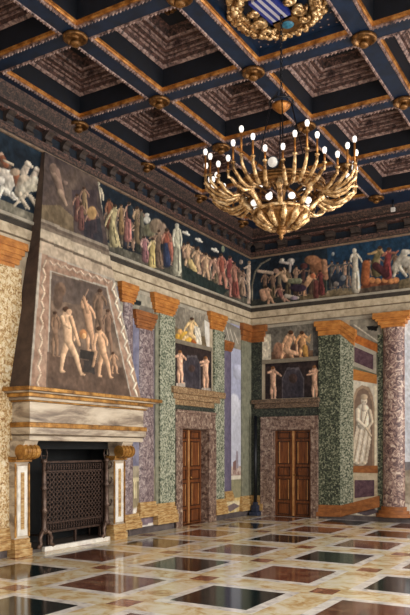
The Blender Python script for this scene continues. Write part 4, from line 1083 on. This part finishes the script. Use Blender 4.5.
# ------------------------------------------------------------------ chandelier
HX, HY_ = CREST[0]+.06, CREST[1]+.02
def zc(Z): return (Z+1)*S
ch = thing('chandelier', 'large gilt many-armed chandelier hanging from the ceiling on a thin chain', 'chandelier', (HX, HY_, zc(1.64)))
C0 = Vector((HX, HY_, 0))
def P(r, a, z): return (HX+r*math.cos(a), HY_+r*math.sin(a), z)
zr = 4.90                                   # upper ring height
def ring(mb, R, z, t, n=40, sq=1.0): mb.tube([P(R, 2*math.pi*k/n, z) for k in range(n+1)], t, 8)
mb = MB(); ring(mb, .535, zr+.07, .02); ring(mb, .52, zr, .028); ring(mb, .55, zr+.03, .014); ring(mb, .50, zr-.035, .012); mb.build('upper_ring', M['gold_dk'], ch)
mb = MB(); ring(mb, .34, 4.64, .022); ring(mb, .31, 4.62, .014)
mb.build('lower_ring', M['gold_br'], ch)
mb = MB()
mb.lathe([(.33,4.63),(.31,4.58),(.22,4.50),(.14,4.455),(.06,4.44),(.055,4.42),(.075,4.40),(.05,4.37),(.02,4.35),(.03,4.33),(.004,4.29)], (HX, HY_, 0), 24)
mb.build('bowl_core', M['gold_dk'], ch); mb = MB()  # darker gilding paints the shaded gaps between the petals
for k in range(12):
    a = 2*math.pi*k/12
    mb.tube([P(.34, a, 4.64), P(.315, a, 4.56), P(.22, a, 4.485), P(.13, a, 4.44)], [.02,.05,.042,.02], 6)
mb.build('leaf_petals', M['gold_br'], ch)
for k in range(8):
    a = 2*math.pi*(k+.5)/8
    mb = MB(); mb.tube([P(.52, a, zr-.01), P(.50, a, zr-.09), P(.42, a, zr-.16), P(.38, a, 4.69), P(.345, a, 4.645)], [.03,.04,.032,.034,.03], 7)
    mb.ball(P(.5, a, zr-.08), .05, 8, (1,1,1.2)); mb.build('scroll_strut', M['gold_br'], ch)
    mb = MB(); n = 9
    pts = [P(.20+.27*t/n, a+.32*math.sin(math.pi*t/n)*0+.39, zr-.03+.07*math.sin(math.pi*t/n)) for t in range(n+1)]
    mb.tube(pts, .018, 6); mb.build('inner_arm', M['gold_dk'], ch)
    cup = MB(); cup.ball(P(.36, a+.39, zr-.17), .045, 10, (1,1,.9)); cup.build('glass_globe', M['bulb'], ch)
mb = MB(); mb.lathe([(.05,4.6),(.07,4.7),(.04,4.8),(.06,4.9),(.10,4.95),(.06,5.0),(.03,5.1),(.045,5.2),(.02,5.3)], (HX, HY_, 0), 14); mb.build('centre_stem', M['gold_dk'], ch)
CAMA = math.atan2(-1.0*math.cos(YAW), math.sin(YAW))     # direction from the chandelier to the far end of the room
for cl in range(8):
    for off, Zb, R1, dz in ((-16,2.10,.90,-.10),(-8,2.175,.95,-.05),(0,2.245,.975,0),(8,2.18,.95,-.04),(16,2.10,.90,-.09)):
        ac = CAMA+math.radians(-36+45*cl+2); a = ac+math.radians(off); ab = ac+math.radians(off*.62)
        def Q(r, z):
            t = (r-.50)/(R1-.50); q = ab+(a-ab)*min(1, max(0, t)); return P(r, q, z)
        zb = 5.03+dz; zm = 4.80+dz*.35
        pts = [Q(.49, zr), Q(.56, zm+.03), Q(.50+(R1-.5)*.45, zm-.01), Q(.50+(R1-.5)*.72, zm+.03), Q(.50+(R1-.5)*.9, zm+.10), Q(R1-.008, zb-.07), Q(R1, zb)]
        mb = MB(); mb.tube(pts, [.016,.023,.026,.024,.022,.020,.015], 8)
        mb.lathe([(.015,zb-.01),(.03,zb),(.03,zb+.014),(.018,zb+.02)], P(R1, a, 0), 8)
        arm = mb.build('arm', M['gold_br'], ch); ct = (Zb+1)*S-.07
        mb = MB(); mb.lathe([(.0125,zb+.02),(.0125,ct)], P(R1, a, 0), 8); mb.build('candle_tube', M['gold'], arm)
        mb = MB(); mb.lathe([(.012,ct),(.022,ct+.02),(.028,ct+.045),(.022,ct+.07),(.004,ct+.082)], P(R1, a, 0), 10); mb.build('light_bulb', M['bulb'], arm)
# chain, cup and rods
zcup = zc(2.63)
mb = MB(); mb.lathe([(.02,zcup-.10),(.05,zcup-.08),(.115,zcup-.02),(.12,zcup+.01),(.10,zcup+.02)], (HX, HY_, 0), 18); mb.build('chain_cup', M['gold'], ch)
mb = MB(); ring(mb, .15, zcup+.04, .012, 24)
for k in range(6): a = k*math.pi/3; mb.tube([P(.15, a, zcup+.04), P(.05, a, zcup+.16)], .006, 5)
mb.build('cage_ring', M['black'], ch)
mb = MB()
for k in range(4): a = k*math.pi/2+.5; mb.tube([P(.13, a, zcup+.02), P(.30, a, zr+.35), P(.51, a, zr+.02)], .008, 5)
mb.build('hanger_rod', M['black'], ch)
mb = MB(); nl = 26; zt = H+.05
for k in range(nl):
    z0_ = zcup+.12+(zt-zcup-.12)*k/nl; z1k = zcup+.12+(zt-zcup-.12)*(k+1.25)/nl; a = (k % 2)*math.pi/2
    pts = [(HX+.016*math.cos(a)*math.sin(q), HY_+.016*math.sin(a)*math.sin(q), (z0_+z1k)/2+(z1k-z0_)/2*math.cos(q)) for q in [2*math.pi*t/8 for t in range(9)]]
    mb.tube(pts, .006, 4)
mb.build('chain', M['black'], ch)
# round lens lamp on the near side of the chandelier
p = Vector((4.610, -8.504, 5.017))
sp = thing('spotlight', 'small round spotlight with a pale lens mounted on the chandelier', 'spotlight', p)
d = Vector((.42, -.78, -.42)).normalized(); sd = d.cross(Vector((0,0,1))).normalized(); up = sd.cross(d)
mb = MB(); n = 16
for (r0, t0, r1, t1) in ((.05,-.09,.068,-.02),(.068,-.02,.07,.02),(.07,.02,.058,.022)):
    vs = []
    for k in range(n):
        a = 2*math.pi*k/n
        vs += [p+(sd*math.cos(a)+up*math.sin(a))*r0+d*t0, p+(sd*math.cos(a)+up*math.sin(a))*r1+d*t1]
    mb.add(vs, [(2*k, 2*((k+1) % n), 2*((k+1) % n)+1, 2*k+1) for k in range(n)])
mb.tube([p-d*.06, (HX+.0, HY_-.0, p.z-.15)], .012, 6); mb.build('housing', M['black'], sp)
mb = MB(); vs = [p+(sd*math.cos(2*math.pi*k/n)+up*math.sin(2*math.pi*k/n))*.058+d*.018 for k in range(n)]+[p+d*.03]
mb.add(vs, [(k, (k+1) % n, n) for k in range(n)], 0, True); mb.build('lens', M['glassw'], sp)
# white sensor on a rod below the ceiling
X, Y, Z = _ray(393, 200); k = (S*4.31/S-1)/Z
p = Vector((S*(X*k+W0), S*(Y*k-Y0), H)); 
se = thing('ceiling_sensor', 'small white square sensor on a short black rod near the far cornice', 'sensor', p)
mb = MB(); mb.tube([p, p-Vector((0,0,.17))], .022, 8); mb.build('rod', M['black'], se)
mb = MB(); mb.box(p-Vector((.045,.03,.25)), p+Vector((.045,.03,-.165))); mb.build('sensor_box', M['grey_pl'], se, .006)
